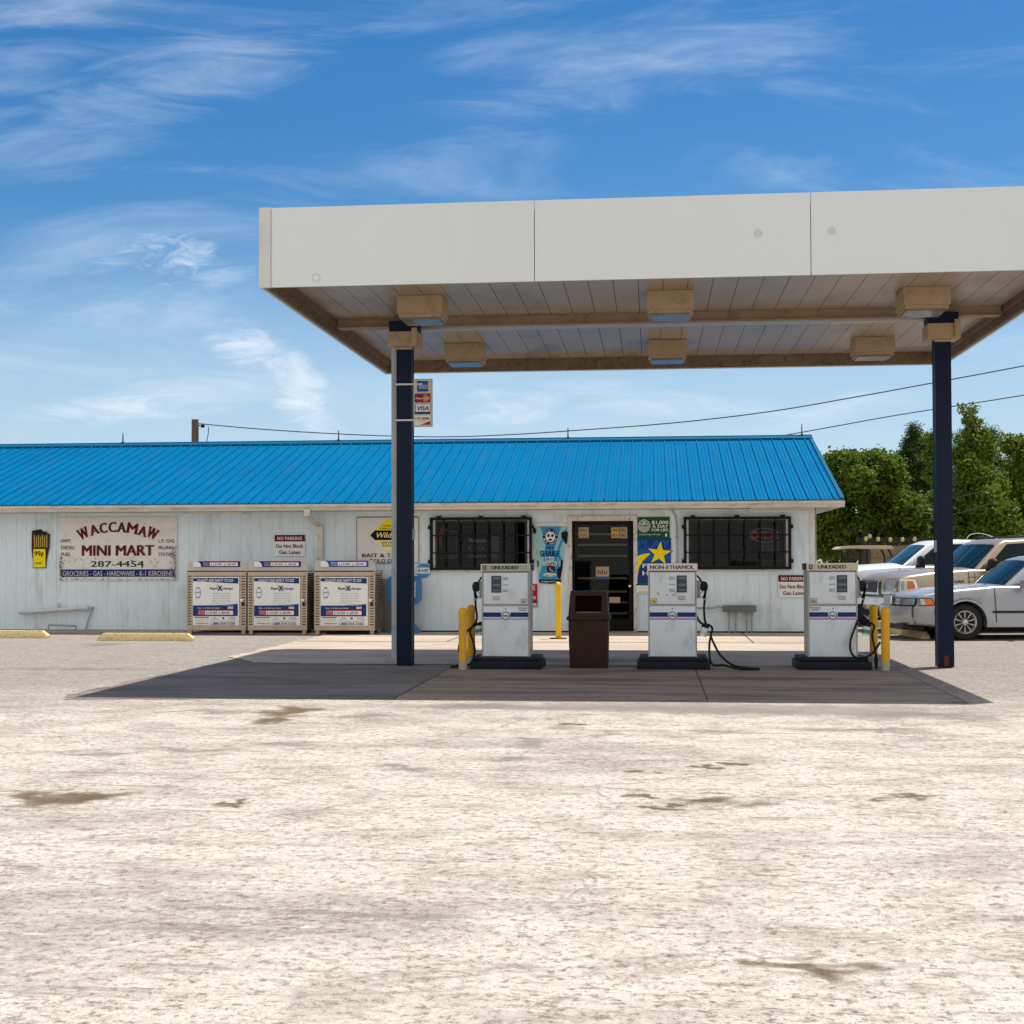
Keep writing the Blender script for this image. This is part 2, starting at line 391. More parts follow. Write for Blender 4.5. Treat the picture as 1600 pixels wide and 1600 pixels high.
class Board:
    """flat lettered face. region pixel coordinates -> local x,z on plane y (towards -Y)."""
    def __init__(s, root, fmap, y0): s.root = root; s.f = fmap; s.y = y0; s.mb = {}; s.lv = 0
    def layer(s, c, lv):
        k = (c, lv)
        if k not in s.mb: s.mb[k] = MB()
        return s.mb[k], s.y-.0025*lv
    def T(s, c, txt, x0, y0, x1, y1, bold=.0, lv=2, **k):   # box of caps
        mb, y = s.layer(c, lv); a = s.f(x0, y0); b = s.f(x1, y1)
        text(mb, txt, (a[0]+b[0])/2, (a[1]+b[1])/2, abs(a[1]-b[1]), abs(b[0]-a[0]), y, bold, **k)
    def R(s, c, x0, y0, x1, y1, lv=1):
        mb, y = s.layer(c, lv); a = s.f(x0, y0); b = s.f(x1, y1); mb.rectf(a[0], a[1], b[0], b[1], y)
    def P(s, c, pts, lv=1):
        mb, y = s.layer(c, lv); q = [s.f(*p) for p in pts]
        ar = sum(q[i][0]*q[(i+1)%len(q)][1]-q[(i+1)%len(q)][0]*q[i][1] for i in range(len(q)))
        if ar < 0: q = q[::-1]
        mb.polyf(q, y)
    def E(s, c, cx, cy, rx, ry, lv=1, seg=28):
        s.P(c, [(cx+rx*math.cos(2*PI*k/seg), cy+ry*math.sin(2*PI*k/seg)) for k in range(seg)], lv)
    def L(s, c, pts, w, lv=1):       # polyline stroke
        for (xa, ya), (xb, yb) in zip(pts, pts[1:]):
            d = math.hypot(xb-xa, yb-ya) or 1; nx, ny = -(yb-ya)/d*w/2, (xb-xa)/d*w/2
            s.P(c, [(xa+nx, ya+ny), (xb+nx, yb+ny), (xb-nx, yb-ny), (xa-nx, ya-ny)], lv)
    def done(s, names=None):
        for (c, lv), mb in s.mb.items():
            nm = 'lettering' if lv >= 2 else 'printed_area'
            mb.build(nm, PR[c], s.root)

# ------------------------------------------------------------------ ground
def ground_mat():
    m = bpy.data.materials.new('worn_lot_surface'); m.use_nodes = True; t = NT(m.node_tree); b = t.n['Principled BSDF']
    co = t.new('ShaderNodeTexCoord').outputs['Object']
    s = t.new('ShaderNodeSeparateXYZ'); t.l.new(co, s.inputs[0])
    big = t.noise(co, .35, 6, .6, .4); mid = t.noise(t.mapping(co, scale=(1,1.4,1)), 1.6, 8, .68, .3)
    fine = t.noise(co, 22, 6, .75); grit = t.noise(t.mapping(co, loc=(5,2,0)), 75, 3, .7)
    # pale dusty limestone wash near the road, greyer bare aggregate further in
    yy = t.math('ADD', s.outputs[1], t.math('MULTIPLY', t.math('SUBTRACT', big, .5), 7.))
    grey = t.ramp(yy, 11.0, 15.5)
    base = t.mix(grey, (.60,.54,.455), (.30,.275,.24))
    base = t.mix(t.math('MULTIPLY', t.ramp(mid, .48, .62), .6), base, (.38,.32,.265))
    broad = t.noise(t.mapping(co, loc=(2,8,0), scale=(.6,1.3,1)), .55, 7, .62, .8)
    base = t.mix(t.math('MULTIPLY', t.ramp(broad, .50, .62), .5), base, (.30,.265,.235))
    base = t.mix(t.math('MULTIPLY', t.ramp(mid, .50, .34), t.ramp(yy, 15., 10., .12, .5)), base, (.68,.63,.56))
    mid2 = t.noise(t.mapping(co, loc=(9,4,0), scale=(.8,1.5,1)), 7, 7, .72, .4)
    base = t.mix(t.math('MULTIPLY', t.ramp(mid2, .55, .66), .55), base, (.32,.24,.175))
    base = t.mix(t.math('MULTIPLY', t.ramp(fine, .52, .62), .72), base, (.17,.125,.085))
    base = t.mix(t.math('MULTIPLY', t.ramp(grit, .57, .67), .6), base, (.13,.095,.07))
    base = t.mix(t.math('MULTIPLY', t.ramp(fine, .47, .36), t.ramp(yy, 16., 9., .15, .35)), base, (.76,.71,.64))
    # scuffed aggregate: short dark scabs and exposed stones at several sizes
    for k_, (sc_, st_y, lo_, hi_, am_, col_) in enumerate(((3.2, 2.4, .54, .60, .62, (.23,.17,.12)), (7.5, 1.8, .55, .60, .70, (.15,.105,.07)), (15., 1.3, .56, .62, .75, (.09,.065,.045)), (5.0, 2.2, .57, .62, .5, (.80,.75,.68)), (11., 1.3, .57, .62, .5, (.84,.80,.74)))):
        nn2 = t.noise(t.mapping(co, loc=(11.*k_+3, 7.*k_, 0), scale=(1, st_y, 1)), sc_, 9, .80, .25)
        cl = t.noise(t.mapping(co, loc=(3.*k_, 5.*k_+1, 0)), .9, 4, .6)
        base = t.mix(t.math('MULTIPLY', t.math('MULTIPLY', t.ramp(nn2, lo_, hi_), t.ramp(cl, .36, .58, .25, 1.)), am_), base, col_)
    # streaks and seams running along the lot
    st = t.noise(t.mapping(co, rot=(0,0,.05), scale=(.28,2.6,1)), 2.2, 8, .7, .5)
    base = t.mix(t.math('MULTIPLY', t.ramp(st, .56, .68), .6), base, (.21,.175,.15))
    cr = t.new('ShaderNodeTexVoronoi'); cr.feature = 'DISTANCE_TO_EDGE'; cr.inputs['Scale'].default_value = .34
    wob = t.new('ShaderNodeVectorMath', operation='ADD'); t.l.new(co, wob.inputs[0])
    wn = t.n.new('ShaderNodeTexNoise'); t.l.new(co, wn.inputs['Vector']); wn.inputs['Scale'].default_value = 1.3; wn.inputs['Detail'].default_value = 7
    t.l.new(wn.outputs[1], wob.inputs[1]); t.l.new(wob.outputs[0], cr.inputs['Vector'])
    crk = t.math('MULTIPLY', t.ramp(cr.outputs[0], .009, .002), t.ramp(big, .42, .56))
    base = t.mix(t.math('MULTIPLY', crk, .35), base, (.10,.085,.075))
    rough = None
    dis = t.n.new('ShaderNodeTexNoise'); t.l.new(co, dis.inputs['Vector']); dis.inputs['Scale'].default_value = 3.5; dis.inputs['Detail'].default_value = 8
    dv = t.new('ShaderNodeVectorMath', operation='SUBTRACT'); t.l.new(dis.outputs[1], dv.inputs[0]); dv.inputs[1].default_value = (.5,.5,.5)
    ds = t.new('ShaderNodeVectorMath', operation='SCALE'); t.l.new(dv.outputs[0], ds.inputs[0]); ds.inputs['Scale'].default_value = .8
    dp = t.new('ShaderNodeVectorMath', operation='ADD'); t.l.new(co, dp.inputs[0]); t.l.new(ds.outputs[0], dp.inputs[1])
    def stain(px, py, wpx, hpx, col, amt, dist=True, edge=(.30, 1.08)):
        nonlocal base
        x0, y0 = atZ(px, py); xa, _ = atZ(px-wpx, py); _, ya = atZ(px, py+hpx); _, yb = atZ(px, py-hpx)
        mm = t.new('ShaderNodeMapping', vector_type='TEXTURE'); t.l.new(dp.outputs[0] if dist else co, mm.inputs[0])
        mm.inputs[1].default_value = (x0, (ya+yb)/2, 0); mm.inputs[3].default_value = (max(abs(x0-xa), .02), max(abs(yb-ya)/2, .02), 1000)
        l = t.new('ShaderNodeVectorMath', operation='LENGTH'); t.l.new(mm.outputs[0], l.inputs[0])
        base = t.mix(t.math('MULTIPLY', t.math('MULTIPLY', t.ramp(l.outputs['Value'], edge[1], edge[0]), amt), t.ramp(fine, .62, .48, .72, 1.)), base, col)
    brn = (.115,.072,.028)
    for a in [(455,1112,48,13), (425,1126,34,8), (145,1243,50,12), (85,1252,70,15), (60,1240,60,9), (905,1131,30,3), (1115,1251,88,10), (1030,1258,36,4),
              (1015,1246,30,4), (1105,1197,20,3), (1145,1192,26,3), (365,1250,24,5), (350,1255,18,4), (1380,1250,40,4), (1020,1207,14,2), (1440,1245,60,4), (1250,1500,120,12)]:
        stain(*a, brn, .92)
    dk = (.14,.125,.11)
    for a in [(820,1160,70,14), (940,1149,32,9), (880,1138,50,6), (720,1105,190,6), (1150,1112,260,7), (1430,1116,110,5), (560,1120,80,7), (300,1172,120,6),
              (150,1178,90,5), (1340,1140,160,6), (160,1007,40,4), (800,1185,60,6), (1120,1145,70,5), (620,1200,60,4), (450,1160,90,7),
              (330,1112,120,5), (960,1106,380,4), (300,1080,200,5), (120,1045,160,3)]:
        stain(*a, dk, .6, True, (.2, 1.0))
    stain(1100, 1107, 500, 9, (.25,.225,.20), .75, True, (.5, 1.0)); stain(1420, 1118, 180, 9, (.22,.20,.18), .6, True, (.4, 1.0))
    for a in [(545,1215,22,10), (585,1170,20,5), (1010,1210,14,5)]:
        stain(*a, (.62,.47,.28), .5, True, (.1, 1.0))
    t.l.new(base, b.inputs['Base Color']); b.inputs['Roughness'].default_value = .93; b.inputs['Specular IOR Level'].default_value = .2
    bn = t.new('ShaderNodeBump'); bn.inputs['Strength'].default_value = .8; bn.inputs['Distance'].default_value = .012
    t.l.new(t.math('ADD', fine, grit), bn.inputs['Height']); t.l.new(bn.outputs[0], b.inputs['Normal'])
    return m
def struct(o): o['kind'] = 'structure'; return o
g = MB(); g.quad((-300,-60,0),(300,-60,0),(300,900,0),(-300,900,0)); struct(g.build('ground', ground_mat()))

def slab_mat(name, col, dark, streak=(.35,2.2,1), amt=.7, spots=None):
    m = bpy.data.materials.new(name); m.use_nodes = True; t = NT(m.node_tree); b = t.n['Principled BSDF']
    co = t.new('ShaderNodeTexCoord').outputs['Object']
    n1 = t.noise(t.mapping(co, scale=streak), 1.5, 8, .65, .4); n2 = t.noise(co, 18, 6, .7); n3 = t.noise(co, .5, 4, .6)
    c = t.mix(t.math('MULTIPLY', t.ramp(n1, .42, .68), amt), col, dark)
    c = t.mix(t.math('MULTIPLY', t.ramp(n3, .45, .65), .4), c, tuple(x*.6 for x in col))
    c = t.mix(t.math('MULTIPLY', t.ramp(n2, .54, .66), .5), c, tuple(x*.5 for x in dark))
    for (x, y, rx, ry, cc, am) in (spots or []):
        mm = t.new('ShaderNodeMapping', vector_type='TEXTURE'); t.l.new(co, mm.inputs[0]); mm.inputs[1].default_value = (x, y, 0); mm.inputs[3].default_value = (rx, ry, 1000)
        l = t.new('ShaderNodeVectorMath', operation='LENGTH'); t.l.new(mm.outputs[0], l.inputs[0])
        f = t.math('ADD', l.outputs['Value'], t.math('MULTIPLY', t.math('SUBTRACT', n1, .5), 1.8))
        c = t.mix(t.math('MULTIPLY', t.ramp(f, 1.0, .3), am), c, cc)
    t.l.new(c, b.inputs['Base Color']); b.inputs['Roughness'].default_value = .85
    bn = t.new('ShaderNodeBump'); bn.inputs['Strength'].default_value = .35; bn.inputs['Distance'].default_value = .006
    t.l.new(n2, bn.inputs['Height']); t.l.new(bn.outputs[0], b.inputs['Normal'])
    return m
oil = (.06,.042,.03)
# greyer asphalt under the left of the canopy, darkened to its shadow outline
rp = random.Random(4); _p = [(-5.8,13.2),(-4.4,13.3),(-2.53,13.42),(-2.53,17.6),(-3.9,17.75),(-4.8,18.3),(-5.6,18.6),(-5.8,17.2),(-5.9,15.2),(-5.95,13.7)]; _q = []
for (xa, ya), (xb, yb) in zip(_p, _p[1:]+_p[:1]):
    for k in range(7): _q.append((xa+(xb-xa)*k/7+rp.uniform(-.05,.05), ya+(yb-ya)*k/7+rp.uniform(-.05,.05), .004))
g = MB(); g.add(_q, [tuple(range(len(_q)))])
asph = slab_mat('shade_grey_asphalt', (.22,.185,.155), (.07,.057,.045), (.4,1.6,1), .7)
struct(g.build('asphalt_shade_patch', asph))
g = MB(); g.box(-2.52, 2.96, 13.42, 17.75, -.05, .012); pad = g.build('fuel_pad', slab_mat('stained_pad_concrete', (.32,.25,.19), (.10,.072,.052), (.35,2.2,1), .85,
      [(-.9,15.6,1.6,.35,oil,.6), (1.3,15.9,1.4,.3,oil,.6), (-.2,16.9,.9,.2,oil,.5), (2.2,14.6,.6,.2,oil,.4)])); struct(pad)
g = MB(); x, _ = .7, 0; g.box(.52, .535, 13.43, 17.74, .0125, .0135); g.box(-2.5, 2.95, 17.742, 17.752, .012, .0135); g.box(2.962, 2.99, 13.5, 17.76, .004, .0055); g.box(-2.55, -2.522, 13.45, 17.6, .004, .0085); g.box(2.97, 3.6, 17.76, 17.775, .0042, .0058)
struct(g.build('pad_joint', flat('joint_dark', (.05,.045,.04))))
_p = [(-5.98,19.0),(-5.3,17.95),(-3.9,17.8),(3.0,17.76),(3.0,25.6),(-5.9,25.6)]; _q = []
for i, ((xa, ya), (xb, yb)) in enumerate(zip(_p, _p[1:]+_p[:1])):
    nk = 40 if i == 5 else 8
    for k in range(nk): j_ = .06 if i in (0, 1, 5) and k else 0; _q.append((xa+(xb-xa)*k/nk+rp.uniform(-j_,j_), ya+(yb-ya)*k/nk+rp.uniform(-j_,j_), .008))
g = MB(); g.add(_q, [tuple(range(len(_q)))])
struct(g.build('apron', slab_mat('apron_concrete', (.54,.44,.34), (.25,.185,.13), (.3,1.8,1), .55, [(-1,18.6,2.5,.5,oil,.35)])))
g = MB()
for X in (-3.4, -.9, 1.62): g.box(X, X+.02, 22.6, 25.58, .009, .011)
g.box(-5.9, 3.0, 22.55, 22.57, .009, .0115)
struct(g.build('apron_joint', flat('joint_dark', (.05,.045,.04))))
g = MB(); g.box(-22, -5.95, 24.75, 25.6, -.02, .03); struct(g.build('wall_strip', slab_mat('strip_concrete', (.42,.37,.31), (.2,.165,.13))))

# ------------------------------------------------------------------ the shop
YW = 25.6
XR = atY(1275, 990, YW)[0]; XL = -19.0
EAVE_Y = YW-.46
def wx(px, py=850): return atY(px, py, YW)[0]
def wz(px, py): return atY(px, py, YW)[1]
shop = thing('shop_building', 'long low white panelled store with a bright blue ribbed metal roof', 'store', (XL, YW, 0))
bo = Vector((XL, YW, 0))
parent_world = {}
ZT = 2.40
def op(px0, py0, px1, py1):
    x0, z1 = atY(px0, (py0+py1)/2, YW)[0], atY((px0+px1)/2, py0, YW)[1]
    return x0, atY((px0+px1)/2, py1, YW)[1], atY(px1, (py0+py1)/2, YW)[0], z1
DO = op(894, 814, 990, 987.5); DO = (DO[0], .03, DO[2], DO[3])
W1 = op(680, 813, 824, 889); W2 = op(1076, 812, 1228, 888)
opens = sorted([W1, DO, W2])
w = MB()
def wallrect(x0, x1, z0, z1):                  # grooved board siding with real 6 mm grooves
    p = .2032
    k = math.floor((x0-XR)/p)
    x = x0
    while x < x1-1e-6:
        e = min(XR + p*(k+1) - .007, x1)
        if e > x: w.rectf(x, z0, e, z1, YW)
        s2 = min(XR + p*(k+1), x1)
        if s2 > e > 0 or s2 > e:
            a = max(e, x); w.rectf(a, z0, s2, z1, YW+.006)
            w.add([(a,YW,z0),(a,YW,z1),(a,YW+.006,z1),(a,YW+.006,z0)], [(0,3,2,1)]); w.add([(s2,YW,z0),(s2,YW,z1),(s2,YW+.006,z1),(s2,YW+.006,z0)], [(0,1,2,3)])
        x = s2; k += 1
        if s2 <= x0: x = x0
ZB = .035
x = XL
for (a, b, c, d) in opens:
    wallrect(x, a, ZB, ZT)
    wallrect(a, c, d, ZT)
    if b > ZB+.02: wallrect(a, c, ZB, b)
    for (xx) in (a, c): w.add([(xx,YW,b),(xx,YW,d),(xx,YW+.12,d),(xx,YW+.12,b)], [(0,1,2,3)])
    w.add([(a,YW,d),(c,YW,d),(c,YW+.12,d),(a,YW+.12,d)], [(0,1,2,3)]); w.add([(a,YW,b),(c,YW,b),(c,YW+.12,b),(a,YW+.12,b)], [(3,2,1,0)])
    x = c
wallrect(x, XR, ZB, ZT)
YB = YW+8.9; YR = YW+4.45; ZR = None
# ridge height from the picture
_, ZR = atY(1200, 685, YR)
EX = wx(1310, 782)+.02
ZE = atY(1000, 783.5, EAVE_Y-.03)[1]
slope = (ZR-ZE)/(YR-EAVE_Y)
w.quad((XR,YW,ZB),(XR,YB,ZB),(XR,YB,ZT),(XR,YW,ZT)); w.add([(XR,YW,ZT),(XR,YB,ZT),(XR,YR,ZT+slope*(YR-YW))], [(0,1,2)])
w.quad((XL,YB,ZB),(XR,YB,ZB),(XR,YB,ZT),(XL,YB,ZT)); w.quad((XL,YW,ZB),(XL,YB,ZB),(XL,YB,ZT),(XL,YW,ZT)); w.add([(XL,YW,ZT),(XL,YB,ZT),(XL,YR,ZT+slope*(YR-YW))], [(2,1,0)])
def lb(mb, name, material, parent=shop, **k):
    p = parent_world.get(parent.name if parent else '', bo)
    mb.v = [(v[0]-p[0], v[1]-p[1], v[2]-p[2]) for v in mb.v]
    return mb.build(name, material, parent, **k)
wallo = lb(w, 'wall', M['siding'])
q = MB(); q.box(XL, XR-.01, YW+.005, YB-.01, -.02, ZB); lb(q, 'foundation', M['dark'])
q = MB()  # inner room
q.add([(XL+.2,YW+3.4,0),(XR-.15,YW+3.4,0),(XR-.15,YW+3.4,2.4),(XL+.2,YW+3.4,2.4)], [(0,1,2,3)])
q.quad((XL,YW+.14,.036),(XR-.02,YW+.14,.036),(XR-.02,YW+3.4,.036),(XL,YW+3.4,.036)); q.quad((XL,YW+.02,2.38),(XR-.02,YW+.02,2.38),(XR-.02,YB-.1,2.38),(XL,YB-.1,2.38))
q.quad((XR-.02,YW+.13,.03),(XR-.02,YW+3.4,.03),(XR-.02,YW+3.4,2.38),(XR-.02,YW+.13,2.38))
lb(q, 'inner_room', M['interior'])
q = MB(); q.box(XR-.10, XR+.012, YW-.018, YW+.0, ZB, ZT-.02); q.box(XR+.0, XR+.018, YW-.018, YW+.1, ZB, ZT-.02); lb(q, 'corner_trim', M['trim'])
q = MB(); q.box(XL, EX-.03, EAVE_Y+.02, YW+.03, ZE-.13, ZE-.115); q.box(XR, EX-.03, YW, YB, ZE-.13, ZE-.115); lb(q, 'eave_soffit', M['soffit_wood'])
q = MB(); q.box(XL, XR-.11, YW-.02, YW, ZT-.075, ZT-.0); lb(q, 'frieze_board', M['trim'])
# ribbed roof panels
r = MB()
def ribs(x0, x1):
    xs = []; x = x0; k = 0; P9 = .229
    prof = [(0,0), (.008,.030), (.024,.030), (.032,0), (.085,0), (.092,.010), (.100,.010), (.107,0), (.152,0), (.159,.010), (.167,.010), (.174,0)]
    while x < x1:
        for a, h in prof:
            if x+a < x1: xs.append((x+a, h))
        x += P9
    xs.append((x1, 0)); return xs
prof = ribs(XL-.2, EX)
nn = len(prof); ln = math.hypot(YR-EAVE_Y, ZR-ZE); nz = Vector((0, -(ZR-ZE)/ln, (YR-EAVE_Y)/ln))
Y0 = EAVE_Y-.05; Z0 = ZE-slope*.05+.03
vs = []
for (xx, h) in prof:
    vs.append((xx, Y0+nz.y*h, Z0+nz.z*h)); vs.append((xx, YR+nz.y*h, ZR+.0+nz.z*h))
r.add(vs, [(2*i, 2*i+2, 2*i+3, 2*i+1) for i in range(nn-1)])
vs = [(v[0], 2*YR-v[1], v[2]) for v in vs]
r.add(vs, [(2*i+1, 2*i+3, 2*i+2, 2*i) for i in range(nn-1)])
vs = [(p[0], Y0+.005, Z0-.012) for p in prof]+[(p[0], Y0+nz.y*p[1]+.003, Z0+nz.z*p[1]) for p in prof]
r.add(vs, [(i, i+1, i+1+nn, i+nn) for i in range(nn-1)])
lb(r, 'roof', M['roof'])
q = MB(); 
for sgn in (1, -1):
    q.add([(XL-.2, YR, ZR+.055), (EX+.02, YR, ZR+.055), (EX+.02, YR-sgn*.17, ZR+.03-.17*slope+.02), (XL-.2, YR-sgn*.17, ZR+.03-.17*slope+.02)], [(0,1,2,3) if sgn < 0 else (3,2,1,0)])
q.box(XL-.2, EX+.02, YR-.172, YR-.168, ZR-.17*slope+.015, ZR-.17*slope+.05)
q.tube([(XL-.2,YR,ZR+.055),(EX+.02,YR,ZR+.055)], .018, 8)
lb(q, 'ridge_cap', M['ridge'])
q = MB()   # rake trim on the gable edge
q.add([(EX-.005,Y0,Z0-.10),(EX+.02,Y0,Z0-.10),(EX+.02,Y0,Z0+.03),(EX-.05,Y0,Z0+.03),(EX-.005,YR,ZR-.10),(EX+.02,YR,ZR-.10),(EX+.02,YR,ZR+.035),(EX-.05,YR,ZR+.035)],
      [(0,1,2,3),(1,5,6,2),(2,6,7,3),(0,4,5,1),(4,7,6,5)])
lb(q, 'rake_trim', M['ridge'])
# gutter (K profile) in world YZ
gp = [(EAVE_Y+.0,ZE-.015),(EAVE_Y-.005,ZE-.115),(EAVE_Y-.06,ZE-.125),(EAVE_Y-.085,ZE-.075),(EAVE_Y-.115,ZE-.055),(EAVE_Y-.12,ZE-.015),(EAVE_Y-.11,ZE-.015),(EAVE_Y-.105,ZE-.045),(EAVE_Y-.07,ZE-.07),(EAVE_Y-.05,ZE-.11),(EAVE_Y-.012,ZE-.10),(EAVE_Y-.012,ZE-.015)]
q = MB(); q.prismx(gp, XL-.2, EX+.02); gut = lb(q, 'gutter', M['gutter'])
q = MB(); q.box(XL, EX-.02, EAVE_Y+.002, EAVE_Y+.02, ZE-.128, ZE-.0); lb(q, 'fascia_board', M['trim'])
# downspouts
def spout(px, toff, bot):
    X = wx(px); q = MB()
    pts = [(X+toff, EAVE_Y-.05, ZE-.10), (X+toff, EAVE_Y-.05, ZE-.22), (X, YW-.05, ZE-.42), (X, YW-.05, bot)]
    hw, hd = .056, .038; vs = []
    for (a, b, c) in pts: vs += [(a-hw,b-hd,c),(a+hw,b-hd,c),(a+hw,b+hd,c),(a-hw,b+hd,c)]
    q.add(vs, [(4*i+k, 4*i+(k+1)%4, 4*i+4+(k+1)%4, 4*i+4+k) for i in range(3) for k in range(4)])
    for zz in (ZE-.235, ZE-.40): q.box(X+toff*(1 if zz > ZE-.3 else 0)-.05, X+toff*(1 if zz > ZE-.3 else 0)+.05, (EAVE_Y-.09 if zz > ZE-.3 else YW-.09), (EAVE_Y-.01 if zz > ZE-.3 else YW-.01), zz, zz+.015)
    lb(q, 'downspout', M['downspout'])
spout(501, -.13, .15)
# windows
def window(O, tag_n):
    x0, z0, x1, z1 = O
    q = MB(); t = .045
    for (a, b, c, d) in ((x0,x1,z1-t,z1),(x0,x1,z0,z0+t),(x0,x0+t,z0+t,z1-t),(x1-t,x1,z0+t,z1-t)): q.box(a, b, YW-.003, YW+.10, c, d)
    fr = lb(q, 'window', M['trim'] if 0 else flat('window_frame_brown', (.05,.034,.022)))
    q = MB(); q.box(x0+t, x1-t, YW+.066, YW+.072, z0+t, z1-t); lb(q, 'pane', M['glass'], parent=fr)
    q = MB(); q.box(x0-.06, x1+.06, YW-.05, YW-.001, z0-.055, z0-.02); lb(q, 'sill', M['peel'], parent=fr)
    # bar grille standing proud of the wall
    g = MB(); X0, X1, Z0_, Z1_ = x0-.09, x1+.09, z0-.02, z1+.055; Yb = YW-.075
    b = .05
    for (a, bb, c, d) in ((X0,X1,Z1_-b,Z1_),(X0,X1,Z0_,Z0_+b),(X0,X0+b,Z0_+b,Z1_-b),(X1-b,X1,Z0_+b,Z1_-b)): g.box(a, bb, Yb-.012, Yb+.074, c, d)
    nv = 7
    for i in range(1, nv): xx = X0+(X1-X0)*i/nv; g.box(xx-.012, xx+.012, Yb-.008, Yb+.008, Z0_+b, Z1_-b)
    for i in (1, 2): zz = Z0_+(Z1_-Z0_)*(i/3.05); g.box(X0+b, X1-b, Yb-.005, Yb+.011, zz-.013, zz+.013)
    for xx in (X0+.17, (X0+X1)/2, X1-.15): g.box(xx-.04, xx+.04, Yb-.02, YW-.001, Z1_+.001, Z1_+.032)
    for zz in (Z0_+.12, Z1_-.22):
        g.box(X0-.035, X0-.001, Yb-.015, YW-.001, zz, zz+.07); g.box(X1+.001, X1+.035, Yb-.015, YW-.001, zz, zz+.07)
    lb(g, 'security_bars', mat('bar_paint_%s' % tag_n, (.006,.008,.014), .5, var=.3, vscale=8, spec=.15), parent=fr)
    return fr
window(W1, 'a'); window(W2, 'b')
# door
x0, z0, x1, z1 = DO
q = MB(); t = .07
for (a, b, c, d) in ((x0-t,x1+t,z1,z1+t),(x0-t,x0,z0,z1),(x1,x1+t,z0,z1)): q.box(a, b, YW-.03, YW+.10, c, d)
for (a, b, c, d) in ((x0-t-.02,x1+t+.02,z1+t,z1+t+.02),): q.box(a, b, YW-.045, YW, c, d)
lb(q, 'door_frame', M['peel'])
q = MB(); s = .05
for (a, b, c, d) in ((x0,x1,z1-.07,z1-.004),(x0,x1,z0+.004,z0+.22),(x0+.003,x0+s,z0+.22,z1-.07),(x1-.09,x1-.003,z0+.22,z1-.07)): q.box(a, b, YW+.02, YW+.06, c, d)
door = lb(q, 'door', mat('dark_door_frame', (.005,.004,.004), .5, var=.3, spec=.15))
q = MB(); q.box(x0+s, x1-.09, YW+.034, YW+.04, z0+.22, z1-.07); lb(q, 'pane', M['glass'], parent=door)
for py in (834.5, 851.3, 868.5, 903.5, 924.5, 941.5, 958.5):
    zz = wz(940, py); q = MB(); q.box(x0+.10, x1-.12, YW+.075, YW+.09, zz-.020, zz+.020)
    lb(q, 'door_bar', flat('bare_wood_bar', (.66,.45,.32)), parent=door)
q = MB(); kx, kz = wx(983.8), wz(983.8, 915.5)
q.lathe([(.0,-.06),(.022,-.055),(.028,-.04),(.016,-.028),(.012,0),(.03,.0),(.03,.012)], (kx, YW+.008, kz), 14, 'y'); lb(q, 'door_handle', M['chrome'], parent=door)
q = MB(); q.box(x0-.06, x1+.06, YW-.10, YW+.10, .01, .032); lb(q, 'threshold', flat('threshold_grey', (.25,.22,.18)))
st = MB()
def sticker(px0, py0, px1, py1, c, nm):
    a = op(px0, py0, px1, py1); q = MB(); q.rectf(a[0], a[1], a[2], a[3], YW+.030); return lb(q, nm, PR[c], parent=door), a
for (r4, c, ink2, words) in (((904,824,920,840.5), 'tan', 'green', ['NO', 'LIC']), ((955,824,967,840.5), 'gold', 'brown', ['WE', 'ID']), ((968,823.5,980,841), 'tan', 'maroon', ['PULL', 'EBT']), ((931,885.5,951.5,901), 'tan', 'brown', ['blu'])):
    o, a = sticker(*r4, c, 'door_sticker'); mb = MB(); n = len(words)
    for i, wd in enumerate(words):
        hh = (a[3]-a[1])/n; text(mb, wd, (a[0]+a[2])/2, a[3]-hh*(i+.5), hh*.5, (a[2]-a[0])*.7, YW+.028, .02)
    lb(mb, 'lettering', PR[ink2], parent=door)
o, a = sticker(952, 933, 969, 942, 'tan', 'door_sticker'); o, a = sticker(931, 902, 951, 905, 'blue', 'door_sticker')
# fluorescent strips under the eave
for (a, b) in ((50,82), (292,385), (645,750), (1171,1271)):
    xa, xb = wx(a), wx(b); zc = atY((a+b)/2, 797.5 if a < 600 else 795.5, YW-.1)[1]
    q = MB(); q.box(xa, xb, YW-.15, YW-.003, zc-.012, zc+.04); f = lb(q, 'strip_light', M['trim'], bevel=.006)
    q = MB(); q.tube([(xa+.036,YW-.10,zc-.034),(xb-.036,YW-.10,zc-.034)], .019, 10); lb(q, 'light_tube', flat('unlit_tube', (.72,.66,.54), .3), parent=f)
    for u_, v_ in ((xa, xa+.035), (xb-.035, xb)): q = MB(); q.box(u_, v_, YW-.13, YW-.07, zc-.06, zc-.013); lb(q, 'tube_holder', M['gutter'], parent=f)
# lightning rods on the ridge
for px in (192, 529, 887.5, 1253):
    X = atY(px, 690, YR)[0]; zt = atY(px, {192:676, 529:673, 887.5:668, 1253:662.5}[px], YR)[1]
    q = MB(); q.tube([(X,YR,ZR+.02),(X,YR,zt)], .018, 6, .010); q.box(X-.025, X+.025, YR-.03, YR+.03, ZR+.05, ZR+.085); lb(q, 'ridge_rod', M['wire'])
